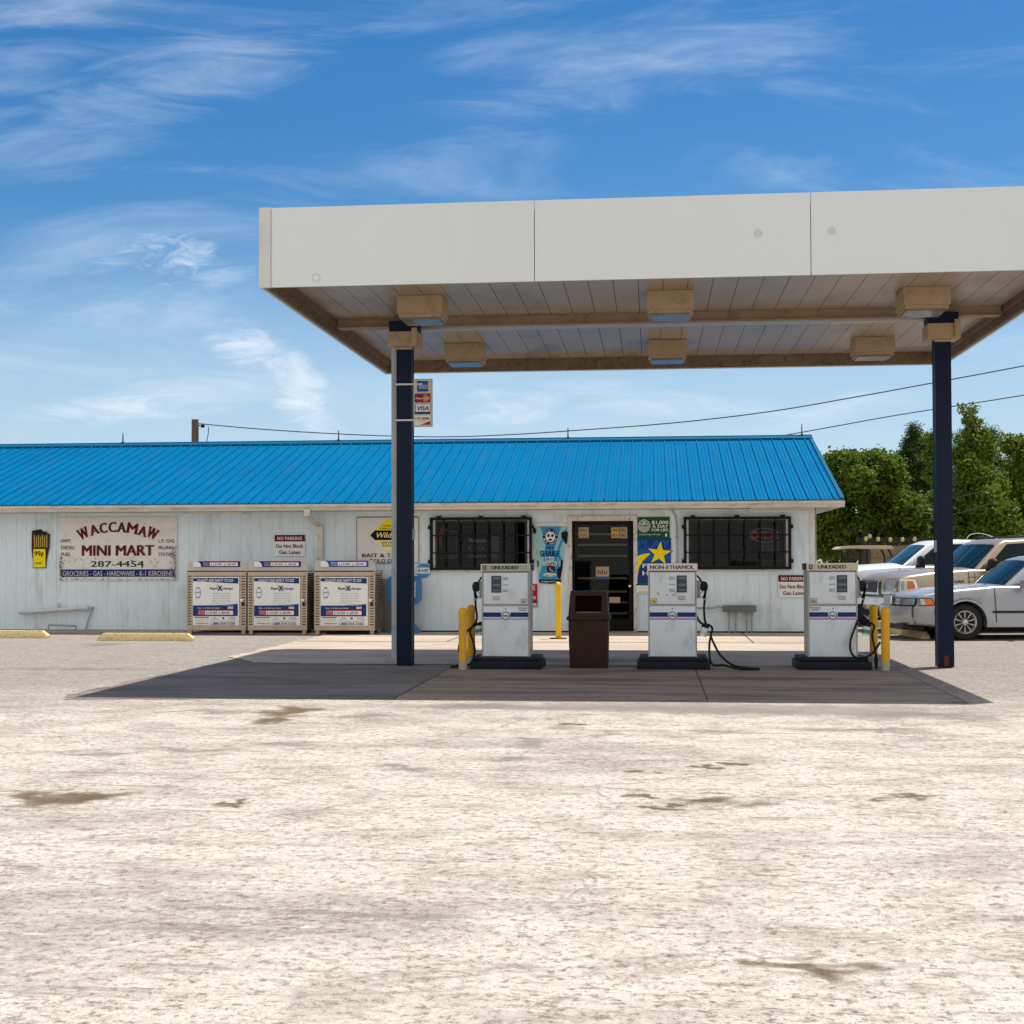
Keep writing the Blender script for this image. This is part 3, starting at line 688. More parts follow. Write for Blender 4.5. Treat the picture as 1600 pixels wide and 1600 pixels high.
# conduit beside the posters, meter trough and its pipes
q = MB(); cx0 = wx(1058); q.tube([(wx(1012),YW-.02,ZT-.09),(cx0-.22,YW-.02,ZT-.09),(cx0-.09,YW-.02,ZT-.13),(cx0-.02,YW-.02,ZT-.25),(cx0,YW-.02,ZT-.45),(cx0,YW-.02,1.05)], .013, 8)
for zz in (1.75, 1.3): q.box(cx0-.035, cx0+.035, YW-.035, YW, zz, zz+.03)
lb(q, 'wall_conduit', M['conduit'])
q = MB(); xa, xb = wx(1128.5), wx(1180.5); za, zb = wz(1150, 955.5), wz(1150, 945.5); q.box(xa, xb, YW-.13, YW-.002, za, zb)
tr = lb(q, 'electrical_trough', mat('trough_grey', (.17,.175,.17), .55, var=.3, dirt=(.1,.08,.06)), bevel=.008)
for px in (1138, 1148, 1165, 1173.5):
    q = MB(); X = wx(px); q.tube([(X,YW-.06,.01),(X,YW-.06,za)], .014, 8); q.tube([(X,YW-.06,za-.08),(X,YW-.06,za-.02)], .022, 8); lb(q, 'conduit_pipe', M['galv'], parent=tr)
q = MB(); q.tube([(wx(1086),YW-.04,wz(1090,950)),(wx(1116),YW-.04,wz(1116,949.5)),(wx(1121),YW-.05,wz(1120,947)),(wx(1129),YW-.06,wz(1129,949))], .017, 8); lb(q, 'conduit_pipe', M['conduit'], parent=tr)
# white drain pipes on the left wall
q = MB(); a = atY(30,956.5,YW-.08); b = atY(134,950,YW-.08); q.tube([(a[0],YW-.08,a[1]),(b[0],YW-.08,b[1])], .042, 12); c = atY(90,951,YW-.08); q.tube([(c[0],YW-.08,c[1]),(c[0]+.01,YW-.08,c[1]+.11)], .036, 10)
q.tube([(b[0]-.01,YW-.08,b[1]),(b[0]+.05,YW-.08,b[1]+.003)], .05, 12)
lb(q, 'drain_pipe', mat('white_pvc', (.62,.66,.68), .45, var=.2, dirt=(.3,.3,.28)))
q = MB(); a = atY(143.5,950,YW-.04); b = atY(134,985,YW-.04); q.tube([(a[0],YW-.04,a[1]),(b[0],YW-.06,b[1])], .016, 8); q.tube([(a[0]-.02,YW-.04,a[1]-.02),(a[0]+.03,YW-.04,a[1]+.02)], .022, 8); lb(q, 'vent_pipe', M['conduit'])
a = atY(76,985,YW-.2); b = atY(76,976,YW-.2); c = atY(118.5,978,YW-.2)
q = MB(); q.tube([(a[0],YW-.2,0),(b[0],YW-.2,b[1]),(c[0],YW-.2,c[1]),(c[0],YW-.2,0)], .019, 8); tag(q.build('pipe_hoop', M['conduit']), 'low bent grey pipe hoop standing at the foot of the white wall', 'pipe guard')

# ------------------------------------------------------------------ fuel canopy
CX0, CX1, CY0, CY1 = -4.25, 4.52, 14.60, 21.72
ZL = 4.35; ZF = 5.22; ZS = 4.55
CL = Vector((.2, 17.7, 0))
canopy = thing('fuel_canopy', 'large flat white canopy on two navy posts over the fuel pumps', 'canopy', CL)
parent_world['fuel_canopy'] = CL
def cb(mb, name, material, parent=canopy, **k):
    mb.v = [(v[0]-CL.x, v[1]-CL.y, v[2]-CL.z) for v in mb.v]
    return mb.build(name, material, parent, **k)
_, s1 = 0, 0
xs1 = atY(835, 380, CY0)[0]; xs2 = atY(1267, 380, CY0)[0]
segs = [CX0+.13, xs1, xs2, CX1-.13]
for a, b in zip(segs, segs[1:]):
    q = MB(); q.box(a+.004, b-.004, CY0, CY0+.03, ZL, ZF); cb(q, 'fascia_panel', M['fascia'])
    q = MB(); q.box(a+.004, b-.004, CY1-.03, CY1, ZL, ZF); cb(q, 'fascia_panel', M['fascia'])
for px_, py_, r_ in ((1184, 364.5, .048), (1299.5, 360.5, .043), (494, 434, .05)):
    X_, Z_ = atY(px_, py_, CY0); q = MB(); q.ring(X_, Z_, 0 if px_ > 500 else r_*.7, r_, CY0-.0015, 20); cb(q, 'dent_mark', flat('dent_grey', (.56,.555,.55)))  # small dents drawn as flat grey marks, their shading put into the colour
for xx in (CX0, CX1-.13):
    q = MB(); q.box(xx, xx+.13, CY0-.012, CY0+.03, ZL-.004, ZF+.004); cb(q, 'corner_trim', M['fascia_edge'])
    q = MB(); q.box(xx, xx+.13, CY1-.03, CY1+.012, ZL-.004, ZF+.004); cb(q, 'corner_trim', M['fascia_edge'])
ys = [CY0+.03, 17.0, 19.4, CY1-.03]
for xx, d in ((CX0, 1), (CX1-.03, -1)):
    for a, b in zip(ys, ys[1:]):
        q = MB(); q.box(xx, xx+.03, a+.003, b-.003, ZL, ZF); cb(q, 'side_fascia', M['fascia'])
# inside faces of the lip: a dirty channel all round
q = MB(); i = .032; wl = .07
q.box(CX0+i, CX1-i, CY0+i, CY0+wl, ZL+.012, ZS+.06); q.box(CX0+i, CX1-i, CY1-wl, CY1-i, ZL+.012, ZS+.06)
q.box(CX0+i, CX0+wl, CY0+wl, CY1-wl, ZL+.012, ZS+.06); q.box(CX1-wl, CX1-i, CY0+wl, CY1-wl, ZL+.012, ZS+.06)
q.box(CX0+wl, CX0+wl+.05, CY0+wl, CY1-wl, ZS-.075, ZS+.05)
q.box(CX1-wl-.05, CX1-wl, CY0+wl, CY1-wl, ZS-.075, ZS+.05)
cb(q, 'inner_lip', M['lip'])
q = MB(); pw = .285; x = CX0+wl+.052
while x < CX1-wl-.06:
    e = min(x+pw-.007, CX1-wl-.052)
    for (a, b) in ((CY0+wl+.002, 17.78), (17.95, CY1-wl-.002)): q.box(x, e, a, b, ZS, ZS+.02)
    x += pw
cb(q, 'soffit', M['soffit'])
q = MB(); q.box(CX0+.04, CX1-.04, CY0+.04, CY1-.04, ZS+.022, ZF-.1); cb(q, 'roof_deck', M['dark'])
q = MB(); q.box(CX0+.13, CX1-.13, 17.79, 17.94, ZS-.105, ZS+.01); q.box(CX0+.13, CX1-.13, 17.765, 17.965, ZS-.118, ZS-.106); cb(q, 'centre_beam', M['beam'])
q = MB(); q.box(CX0+.8, CX1-.6, 17.86, 17.99, ZS-.150, ZS-.119); cb(q, 'cable_tray', flat('pale_tray', (.40,.42,.44), .35))
def canopy_lamp(px0, px1, pt, pb, pl):
    Y = atZ((px0+px1)/2, pt, ZS)[1]; x0 = atY(px0, pb, Y)[0]; x1 = atY(px1, pb, Y)[0]; zb = atY((px0+px1)/2, pb, Y)[1]
    wdt = x1-x0
    q = MB(); q.box(x0, x1, Y, Y+.55, zb, ZS-.002); h = cb(q, 'canopy_light', M['lightbox'], bevel=.008)
    q = MB(); q.box(x0+.02, x1-.02, Y+.03, Y+.52, zb-.045, zb-.001); cb(q, 'lamp_frame', M['lightbox'], parent=h)
    q = MB(); q.box(x0+.045, x1-.045, Y+.05, Y+.50, zb-.07, zb-.046); cb(q, 'lens', M['lens'], parent=h)
    return h
canopy_lamp(620, 690, 461, 489, 503); canopy_lamp(1011, 1084, 453, 482, 498); canopy_lamp(1412, 1486, 447, 475, 488)
canopy_lamp(694, 753, 536, 559, 570); canopy_lamp(1013, 1073, 530.5, 554, 567); canopy_lamp(1337, 1399, 525.5, 548.5, 558)
def column(X, Y, pipe, ztop):
    q = MB(); h = .098
    q.box(X-h, X+h, Y, Y+.012, .01, ztop); q.box(X-h, X+h, Y+.188, Y+.2, .01, ztop); q.box(X-h+.005, X-h+.013, Y+.012, Y+.188, .01, ztop); q.box(X+h-.013, X+h-.005, Y+.012, Y+.188, .01, ztop)
    q.box(X-.19, X+.19, Y-.03, Y+.23, ztop-.01, ztop+.14)
    c = cb(q, 'column', M['navy'], bevel=.003)
    q = MB(); zc = ztop-.2; q.box(X-.20, X+.20, Y-.09, Y+.29, zc, ztop-.01); q.box(X+.12, X+.19, Y-.13, Y-.09, zc+.01, ztop+.03)
    q.box(X-.11, X+.11, Y-.02, Y-.003, zc-.035, zc-.001); cb(q, 'collar', M['lightbox'], parent=c, bevel=.006)
    if pipe:
        q = MB(); q.box(X-h-.072, X-h-.003, Y+.02, Y+.09, .09, zc); q.box(X-h-.079, X-h-.002, Y+.014, Y+.096, 1.2, 1.25); q.box(X-h-.079, X-h-.002, Y+.014, Y+.096, .10, .16); cb(q, 'drain_pipe', M['conduit'], parent=c, bevel=.006)
    else:
        q = MB(); q.box(X-.03, X+.03, Y-.004, Y-.001, .02, .13); q.disc(X, .13, .03, Y-.0042, 12); cb(q, 'rust_patch', M['rust'], parent=c)
    for zz, xx in ((1.62, X+h+.0), ):
        q = MB()
        if pipe: q.box(X+h-.002, X+h+.022, Y+.05, Y+.13, 1.63, 1.77)
        else: q.box(X-h-.022, X-h+.002, Y+.02, Y+.10, 1.45, 1.60)
        cb(q, 'switch_box', M['conduit'], parent=c)
column(-3.185, 17.55, True, 4.33); column(3.66, 17.72, False, 4.33)

# credit-card sign strapped to the left post
def fmap(ox, oy, sc, Y, root):
    def f(x, y):
        a = atY(ox+x/sc, oy+y/sc, Y); return a[0]-root.x, a[1]-root.z
    return f
def put(p): return Vector(p)
SY = 17.52
x0, z1 = atY(646, 592, SY); x1, z0 = atY(675.5, 666.5, SY)
R0 = Vector(((x0+x1)/2, SY, z0))
cs = thing('card_sign', 'narrow upright sign of payment card marks strapped to the left navy post', 'sign', R0)
q = MB(); q.box(x0-R0.x, x1-R0.x, 0, .035, 0, z1-z0); q.build('sign_panel', flat('sign_aluminium', (.50,.45,.38), .4), cs, bevel=.004)
for py in (600, 656):
    zz = atY(632, py, SY)[1]-R0.z; q = MB(); q.box(-3.29-R0.x, -3.08-R0.x, -.004+.0, .022, zz-.014, zz+.006); q.box(-3.085-R0.x, x0-R0.x+.12, -.008, -.001, zz-.012, zz+.004); q.build('strap', M['trim'], cs)
B = Board(cs, fmap(580, 480, 8, SY, R0), -.002)
B.R('cream', 535, 905, 755, 1480, 0)
B.R('blue', 573, 922, 712, 1056); B.T('white', 'AMERICAN', 590, 972, 705, 990, .03); B.T('white', 'EXPRESS', 600, 1000, 705, 1018, .03)
B.R('darkblue', 545, 1081, 740, 1190); B.E('red', 605, 1136, 48, 48, 2); B.E('orange', 682, 1136, 48, 48, 2); B.T('white', 'MasterCard', 560, 1126, 726, 1150, .03, lv=3, shear=.15)
B.R('darkblue', 545, 1212, 740, 1336); B.R('white', 556, 1216, 736, 1306, 2); B.T('darkblue', 'VISA', 570, 1235, 726, 1288, .05, lv=3, shear=.25)
B.R('white', 545, 1356, 740, 1470); B.T('black', 'DISCOVER', 552, 1376, 728, 1408, .03); B.E('orange', 652, 1392, 14, 15, 3); B.T('black', 'NETWORK', 602, 1417, 680, 1427, .0); B.P('red', [(618,1470),(738,1422),(738,1470)], 2)
B.done()

# ------------------------------------------------------------------ signs on the wall
def sign(name, lab, cat, region, rect, Y, th=.015, m='signwhite', group=None, shape=None, panel='sign_panel'):
    ox, oy, sc = region
    x0, z1 = atY(ox+rect[0]/sc, oy+rect[1]/sc, Y); x1, z0 = atY(ox+rect[2]/sc, oy+rect[3]/sc, Y)
    R = Vector(((x0+x1)/2, Y, z0)); t = thing(name, lab, cat, R, group=group)
    q = MB()
    f = fmap(ox, oy, sc, Y, R)
    if shape: q.prism([f(*p) for p in shape], 0, th)
    else: q.box(x0-R.x, x1-R.x, 0, th, 0, z1-z0)
    q.build(panel, M[m] if m in M else PR[m], t, bevel=.0 if shape else .002)
    return t, Board(t, f, -.0015)
SG = YW-.022
r1 = (60, 780, 5.3333)
t, B = sign('store_sign', 'big weathered white board reading Waccamaw Mini Mart on the left of the wall', 'sign', r1, (175,152,1155,678), SG)
for ch, cx, cy, rot, wd in (('W',374,285,-24,90),('A',464,252,-17,76),('C',542,238,-9,68),('C',618,230,-2,68),('A',695,232,4,76),('M',784,242,10,90),('A',872,264,17,74),('W',952,283,24,90)):
    h = 84; a = math.radians(-rot)
    mb, y = B.layer('maroon', 2); c = B.f(cx, cy); u = abs(B.f(0,0)[0]-B.f(1,0)[0])
    rr = -math.radians(rot) if False else math.radians(-rot)
    text(mb, ch, c[0], c[1], h*u, wd*u, y, .075, rot=math.radians(-rot))
    # slab serifs
    ca, sa = math.cos(math.radians(-rot)), math.sin(math.radians(-rot))
    def slab(dx, dz, w_):
        X, Z = dx*u, dz*u; hw, hh = w_*u/2, 4.5*u
        pts = [(X-hw,Z-hh),(X+hw,Z-hh),(X+hw,Z+hh),(X-hw,Z+hh)]
        mb.polyf([(c[0]+px_*ca-pz_*sa, c[1]+px_*sa+pz_*ca) for px_, pz_ in pts], y-.0008)
    if ch == 'W':
        for dx in (-34, 0, 34): slab(dx, 38, 26)
    if ch == 'A':
        for dx in (-28, 28): slab(dx, -38, 26)
    if ch == 'M':
        for dx in (-34, 34): slab(dx, -38, 26); slab(dx, 38, 18)
B.T('maroon', 'MINI MART', 362, 380, 965, 470, .06); B.T('grey', 'MINI MART', 370, 377, 971, 463, .01, lv=1)
B.T('black', '287-4454', 437, 513, 880, 563, .03)
for i, s_ in enumerate(('HWY.', 'DIESEL', 'FUEL')): B.T('black', s_, 191, 332+56*i, (275,306,270)[i], 361+56*i, .02)
for i, s_ in enumerate(('L.P. GAS', 'FILLING', 'STATION')): B.T('black', s_, 1002, 332+56*i, (1134,1122,1132)[i], 361+56*i, .02)
B.R('navy', 184, 586, 1136, 646); B.T('lightgrey', 'GROCERIES - GAS - HARDWARE - K-1 KEROSENE', 204, 597, 1120, 638, .015)
B.done()
# flaking paint near the edges of the board
q = MB(); f = B.f; rnd = random.Random(3)
for i in range(330):
    k = rnd.random()
    if k < .4: px_, py_ = 1150-abs(rnd.gauss(0, 28)), rnd.uniform(390, 670)
    elif k < .65: px_, py_ = 178+abs(rnd.gauss(0, 16)), rnd.uniform(480, 670)
    elif k < .92: px_, py_ = rnd.uniform(180, 1150), 674-abs(rnd.gauss(0, 7))
    else: px_, py_ = rnd.uniform(250, 1100), rnd.uniform(480, 580)
    c = f(px_, py_); r_ = rnd.uniform(.004, .016)
    if c[0] > f(1152, 0)[0] or c[1] < .004: continue
    n = 6; pts = [(c[0]+r_*rnd.uniform(.5,1.3)*math.cos(2*PI*j/n), c[1]+r_*rnd.uniform(.3,1.2)*math.sin(2*PI*j/n)) for j in range(n)]
    q.polyf(pts, -.0095-.00003*i)
q.build('flaked_paint', flat('flaked_grey', (.22,.19,.16), .8), t)

def noparking(region, rect, lab, dx=0):
    t, B = sign('no_parking_sign', lab, 'sign', region, rect, SG, .006, 'paper', 'no parking signs on the wall')
    x0, y0, x1, y1 = rect; W_ = x1-x0; H_ = y1-y0
    X = lambda a: x0+W_*a
    Y_ = lambda b: y0+H_*b
    B.R('maroon', x0, y0, x1, Y_(.30), 1)
    B.T('white', 'NO PARKING', X(.09), Y_(.075), X(.91), Y_(.235), .03)
    B.T('maroon', 'Do Not Block', X(.05), Y_(.42), X(.95), Y_(.60), .03)
    B.T('maroon', 'Gas Lanes', X(.15), Y_(.71), X(.85), Y_(.89), .03)
    B.done(); return t
noparking((270,780,6.4), (1018,358,1322,570), 'small no parking sign above the middle propane cabinet, left of the downspout')
noparking((1200,780,5.7143), (92,678,372,876), 'small no parking sign under the right barred window, beside the right pump')

# wildlife agent board
r3 = (470, 780, 6.4)
t, B = sign('bait_sign', 'grey white board with a yellow diamond reading Wildlife, partly behind the left post', 'sign', r3, (558,178,1178,640), SG, .012)
B.R('black', 558, 178, 1178, 181, 1); B.R('black', 558, 178, 562, 640, 1); B.R('black', 1174, 178, 1178, 640, 1); B.R('black', 558, 637, 1178, 640, 1)
B.P('yellow', [(876,186),(1060,360),(876,534),(692,360)], 1); B.P('paleyellow', [(745,410),(1007,410),(876,530)], 2)
B.P('black', [(694,360),(742,312),(1010,312),(1058,360),(1010,410),(742,410)], 2)
B.T('paleyellow', 'Wildlife', 752, 330, 1000, 384, .03, lv=3, shear=.3)
B.T('black', 'NORTH', 818, 256, 934, 275, .02, lv=2); B.T('black', 'CAROLINA', 792, 284, 960, 302, .02, lv=2)
B.T('black', 'SERVICE', 806, 422, 946, 445, .02, lv=3); B.T('black', 'AGENT', 812, 451, 940, 474, .02, lv=3)
B.T('black', 'BAIT & TACKLE', 614, 542, 1136, 578, .04); B.T('black', 'COLD DRINKS', 684, 597, 1080, 632, .04)
B.done()

# tobacco poster at the far left
t, B = sign('tobacco_poster', 'dark cigar leaf cutout poster with yellow price panel at the far left of the wall', 'poster', r1, (-60,250,98,575), SG, .008, 'brown', shape=[(-55,262),(20,250),(45,275),(95,290),(92,400),(70,500),(60,572),(-40,572),(-58,420)])
B.R('black', -45, 410, 64, 574, 1); B.R('yellow', -41, 415, 59, 568, 2); B.T('black', '99¢', -34, 430, 44, 474, .04, lv=3); B.T('black', 'LEAF', -30, 522, 30, 542, .03, lv=3)
for i in range(7):
    xa = -38+i*17; B.P('gold', [(xa,300+(i%2)*14),(xa+9,296+(i%2)*14),(xa+12,398),(xa+4,402)], 1)
B.R('black', -30, 270, 70, 290, 2); B.T('green', 'LEAF', -10, 282, 60, 296, .02, lv=3)
B.done()

# octagonal ATM sign
t, B = sign('atm_sign', 'small blue and white octagonal bank machine sign left of the first barred window', 'sign', r3, (1157,645,1300,785), SG, .012, 'sky', shape=[(1196,645),(1258,645),(1296,686),(1296,745),(1258,785),(1196,785),(1157,745),(1157,686)])
B.R('white', 1159, 684, 1295, 745, 1); B.T('black', 'ATM', 1205, 700, 1268, 726, .04, shear=.2); B.E('sky', 1184, 712, 13, 13, 2); B.T('grey', 'inside', 1230, 730, 1275, 738)
B.done()

# milk-shake cup cutout
r4 = (660, 780, 5.7143)
cup = [(975,222),(1060,212),(1215,212),(1228,152),(1250,155),(1240,214),(1305,226),(1302,282),(1240,745),(1140,752),(1044,745),(980,282)]
t, B = sign('milkshake_poster', 'cup shaped blue milk shake cutout with straw, left of the door', 'poster', r4, (975,150,1305,752), SG, .010, 'signwhite', shape=cup)
B.P('aqua', [(985,240),(1300,240),(1240,715),(1042,715)], 1)
B.P('sky', [(1050,244),(1240,244),(1210,330),(1180,440),(1215,560),(1236,640),(1232,715),(1046,715),(1042,680),(1080,560),(1098,420),(1080,320)], 2)
B.P('sky', [(1288,250),(1250,330),(1205,440),(1206,520),(1250,600),(1258,560),(1228,500),(1232,430),(1270,350),(1294,300)], 2)
for pts in ([(985,250),(1010,258),(1020,290),(1005,312),(988,300)], [(1240,300),(1262,286),(1300,292),(1290,400),(1276,400),(1258,360),(1242,340)], [(1256,540),(1236,550),(1232,600),(1200,625),(1204,690),(1232,718),(1250,620)], [(1014,440),(1022,470),(1024,510)], [(1024,540),(1040,560),(1038,600),(1028,605)], [(1176,470),(1184,466),(1186,480)]):
    B.P('black', pts, 3)
B.P('black', [(1040,716),(1238,716),(1234,748),(1140,756),(1046,748)], 3); B.T('white', "Cookies 'n Cream", 1062, 726, 1222, 742, .03, lv=4)
B.E('navy', 1142, 336, 68, 75, 3); B.E('white', 1142, 336, 42, 46, 4); B.E('black', 1126, 325, 11, 14, 5); B.E('black', 1160, 325, 11, 14, 5); B.E('black', 1142, 362, 16, 10, 5); B.E('white', 1142, 330, 8, 26, 5)
def arc(c, word, cx, cy, rad, a0, a1, h, lv, flip=False):
    n = len(word); mb, y = B.layer(c, lv); u = abs(B.f(0,0)[0]-B.f(1,0)[0])
    for i, ch in enumerate(word):
        if ch == ' ': continue
        a = math.radians(a0+(a1-a0)*i/(n-1)); p = B.f(cx+rad*math.cos(a), cy-rad*1.08*math.sin(a))
        text(mb, ch, p[0], p[1], h*u, h*.75*u, y, .04, rot=a-PI/2 if not flip else a+PI/2)
arc('white', 'COLD COW', 1142, 336, 56, 165, 15, 16, 4); arc('white', 'ICE CREAM', 1142, 336, 56, 200, 340, 16, 4, True)
B.T('navy', 'MILK', 1106, 420, 1178, 446, .04, lv=5)
B.T('navy', 'SHAKE', 1050, 456, 1224, 512, .045, lv=5)
B.R('white', 1098, 516, 1172, 548, 4); B.T('black', 'MOO', 1104, 521, 1166, 545, .05, lv=5); B.T('white', '&', 1126, 548, 1146, 560, .07, lv=4)
B.R('white', 1076, 557, 1200, 591, 4); B.T('black', 'COOKIES', 1082, 562, 1194, 587, .05, lv=5)
B.E('brown', 1138, 622, 30, 34, 4); B.E('brown', 1162, 628, 26, 32, 5); B.L('white', [(1136,610),(1148,636),(1170,646)], 5, 6); B.E('white', 1138, 674, 60, 15, 4); B.T('black', "Cookies 'n Cream", 1090, 668, 1188, 682, .03, lv=5)
B.done()

# red poster half hidden by the left pump
t, B = sign('price_poster', 'red and white poster on the wall, half hidden behind the left pump', 'poster', r4, (900,757,1026,962), SG, .006, 'red')
B.T('white', 'ICE', 915, 768, 1008, 812, .05); B.T('white', '$1.90', 912, 864, 1012, 894, .05); B.R('black', 900, 918, 1026, 962, 1); B.R('lightgrey', 906, 926, 1020, 956, 2); B.done()

# lottery posters
r6 = (980, 780, 5.7143)
t, B = sign('lottery_poster', 'dark green poster promising a thousand dollars a day, right of the door', 'poster', r6, (92,160,380,344), SG, .006, 'green')
B.E('lightgrey', 151, 238, 56, 58, 1); B.ring if False else None
B.E('green', 151, 238, 46, 48, 2); B.E('lightgrey', 151, 238, 42, 44, 3); B.T('green', '$1,000', 116, 226, 186, 246, .05, lv=4); B.T('green', 'A DAY', 126, 254, 176, 268, .03, lv=4); B.E('green', 130, 210, 7, 7, 4); B.E('green', 172, 210, 7, 7, 4)
B.T('white', '$1,000', 218, 190, 368, 222, .05); B.T('white', 'A DAY', 222, 228, 366, 256, .05); B.T('white', 'FOR LIFE.', 218, 262, 372, 286, .05)
B.T('white', 'Drawings Mondays and Thursdays', 108, 308, 298, 320, .01); B.P('white', [(338,318),(346,304),(352,306),(356,318),(354,334),(340,334)], 2)
B.done()
t, B = sign('lottery_play_poster', 'bright blue poster with a yellow shooting star, right of the door', 'poster', r6, (80,346,392,834), SG, .006, 'blue')
B.R('darkblue', 80, 346, 392, 440, 1)
B.T('blue', 'PLAY', 90, 360, 385, 432, .06, lv=2); B.T('darkblue', 'PLAY', 100, 610, 385, 680, .06, lv=1)
B.R('darkblue', 88, 560, 392, 750, 0)
def star(cx, cy, R_, r_, a0=90): return [(cx+(R_ if k % 2 == 0 else r_)*math.cos(math.radians(a0+36*k)), cy-(R_ if k % 2 == 0 else r_)*1.0*math.sin(math.radians(a0+36*k))) for k in range(10)]
B.P('darkblue', star(288, 488, 130, 52, 84), 2); B.P('yellow', star(288, 486, 112, 44, 84), 3)
B.P('yellow', [(210,484),(160,486),(110,500),(80,520),(80,620),(80,748),(88,750),(92,690),(106,610),(140,548),(186,508)], 2)
B.T('white', 'PLAY', 136, 572, 330, 612, .07, lv=4); B.T('white', 'HERE', 136, 638, 332, 680, .07, lv=4)
B.R('green', 80, 756, 392, 770, 3); B.R('white', 80, 770, 392, 834, 3); B.T('black', 'See retailer for details', 105, 822, 250, 828, .0, lv=4)
B.done()

# ------------------------------------------------------------------ things seen in the windows
def hang(name, lab, cat, px, Y, th=.006, m='black'):
    x0, z1 = atY(px[0], px[1], Y); x1, z0 = atY(px[2], px[3], Y); R = Vector(((x0+x1)/2, Y, z0)); t = thing(name, lab, cat, R)
    q = MB(); q.box(x0-R.x, x1-R.x, 0, th, 0, z1-z0); q.build('panel', PR[m], t); return t, R
for nm, word, lab, box, colr, pan in (('window_sign', 'Winston', 'brown sign with white slanted script inside the left window, topmost of three', (728,838,763,850), 'white', 'brown'),
                            ('window_sign', 'KOOL', 'dark sign with green capitals inside the left window, middle of three', (728,851,763,862), 'green', 'black'),
                            ('window_sign', 'MAVERICK', 'dark sign with thin pale capitals inside the left window, lowest of three', (728,864,763,874), 'lightgrey', 'black')):
    t, R = hang(nm, lab, 'sign', box, YW+.16, m=pan); t['group'] = 'tobacco signs in the left window'
    B = Board(t, fmap(0, 0, 1, YW+.16, R), -.002); B.T({'green':'aqua'}.get(colr, colr), word, box[0]+4, box[1]+2.5, box[2]-3, box[3]-2.5, .03, shear=.2 if word == 'Winston' else 0); B.done()
t, R = hang('lottery_window_sign', 'dark sign with orange figure and pale frame at the left edge of the left window', 'sign', (684,822,714,876), YW+.16)
B = Board(t, fmap(660, 780, 5.7143, YW+.16, R), -.002)
B.P('orange', [(150,430),(140,340),(160,260),(190,240),(225,280),(190,310),(175,360),(185,430)], 1); B.L('lightgrey', [(240,290),(303,290),(303,525),(150,525)], 5, 1); B.T('gold', 'LOTTERY', 152, 498, 296, 524, .03); B.P('green', [(190,360),(250,330),(270,400),(220,440)], 1); B.done()
t, R = hang('price_list', 'pale grey price list taped inside the left window', 'notice', (768,838,779,874), YW+.16, m='grey')
t, R = hang('window_notice', 'pale notice card under the lit sign in the right window', 'notice', (1186,846,1218,862), YW+.17, m='grey')
B = Board(t, fmap(0,0,1,YW+.17,R), -.002); B.T('black', 'HOURS', 1189, 848.5, 1214, 852, .02); B.T('black', '6 AM - 9 PM', 1189, 855, 1214, 858.5, .02); B.done()
# neon sign
x0, z1 = atY(1170, 824, YW+.17); x1, z0 = atY(1218, 848, YW+.17); R = Vector(((x0+x1)/2, YW+.17, (z0+z1)/2))
ns = thing('open_sign', 'oval lit sign reading open in red with blue dots, inside the right window', 'sign', R)
q = MB(); q.polyf([((x1-x0)/2*1.0*math.cos(2*PI*k/32), (z1-z0)/2*math.sin(2*PI*k/32)) for k in range(32)], 0); q.add([(((x1-x0)/2)*math.cos(2*PI*k/32), .03, (z1-z0)/2*math.sin(2*PI*k/32)) for k in range(32)], [tuple(range(31,-1,-1))]); q.build('backing', M['blackgloss'], ns)
led = mat('red_led', (.3,.01,.01), .4, emit=((1,.06,.05), .7)); ledb = mat('blue_led', (.1,.2,.3), .4, emit=((.35,.7,.9), .55))
q = MB(); hw, hh = (x1-x0)/2, (z1-z0)/2; lw = hw*.34; 
def st_(pts, r=.0045): q.tube([(a, -.012, b) for a, b in pts], r, 5)
q.tube([(-hw*.62+hw*.14*math.cos(a), -.012, hh*.42*math.sin(a)) for a in np.linspace(0, 2*PI, 17)], .0045, 5)
st_([(-hw*.36,-hh*.42),(-hw*.36,hh*.42),(-hw*.12,hh*.42),(-hw*.12,0),(-hw*.36,0)])
st_([(hw*.30,hh*.42),(hw*.06,hh*.42),(hw*.06,-hh*.42),(hw*.30,-hh*.42)]); st_([(hw*.06,0),(hw*.26,0)]); st_([(hw*.48,-hh*.42),(hw*.48,hh*.42),(hw*.72,-hh*.42),(hw*.72,hh*.42)])
q.build('lit_letters', led, ns)
q = MB()
for k in range(36):
    a = 2*PI*k/36; q.box(hw*.93*math.cos(a)-.005, hw*.93*math.cos(a)+.005, -.008, -.001, hh*.88*math.sin(a)-.005, hh*.88*math.sin(a)+.005)
q.build('lit_dots', ledb, ns)
# shop fittings dimly seen inside
def shelf(px0, px1, zt, lab, Y, mcol, n=3):
    x0 = atY(px0, 850, Y)[0]; x1 = atY(px1, 850, Y)[0]; R = Vector(((x0+x1)/2, Y, 0)); t = thing('shop_shelf', lab, 'shelf', R); w2 = (x1-x0)/2
    q = MB(); q.box(-w2, w2, .36, .40, 0.04, zt); q.box(-w2, -w2+.03, 0, .36, .04, zt); q.box(w2-.03, w2, 0, .36, .04, zt); q.build('back_panel', flat('shelf_'+mcol, PR[mcol].node_tree and {'tan':(.3,.22,.15), 'grey':(.25,.25,.26), 'white':(.5,.5,.5)}[mcol]), t)
    for i in range(n): 
        zz = .3+(zt-.35)*i/(n-1); q = MB(); q.box(-w2+.031, w2-.031, .0, .355, zz, zz+.03); q.build('shelf_board', flat('shelf_'+mcol+'_b', (.35,.33,.3)), t)
    return t
shelf(690, 790, 1.75, 'pale shop shelving unit seen dimly through the left window', YW+1.9, 'grey', 4)
shelf(1150, 1232, 1.35, 'tan shop counter unit seen dimly at the lower right of the right window', YW+.75, 'tan', 3)

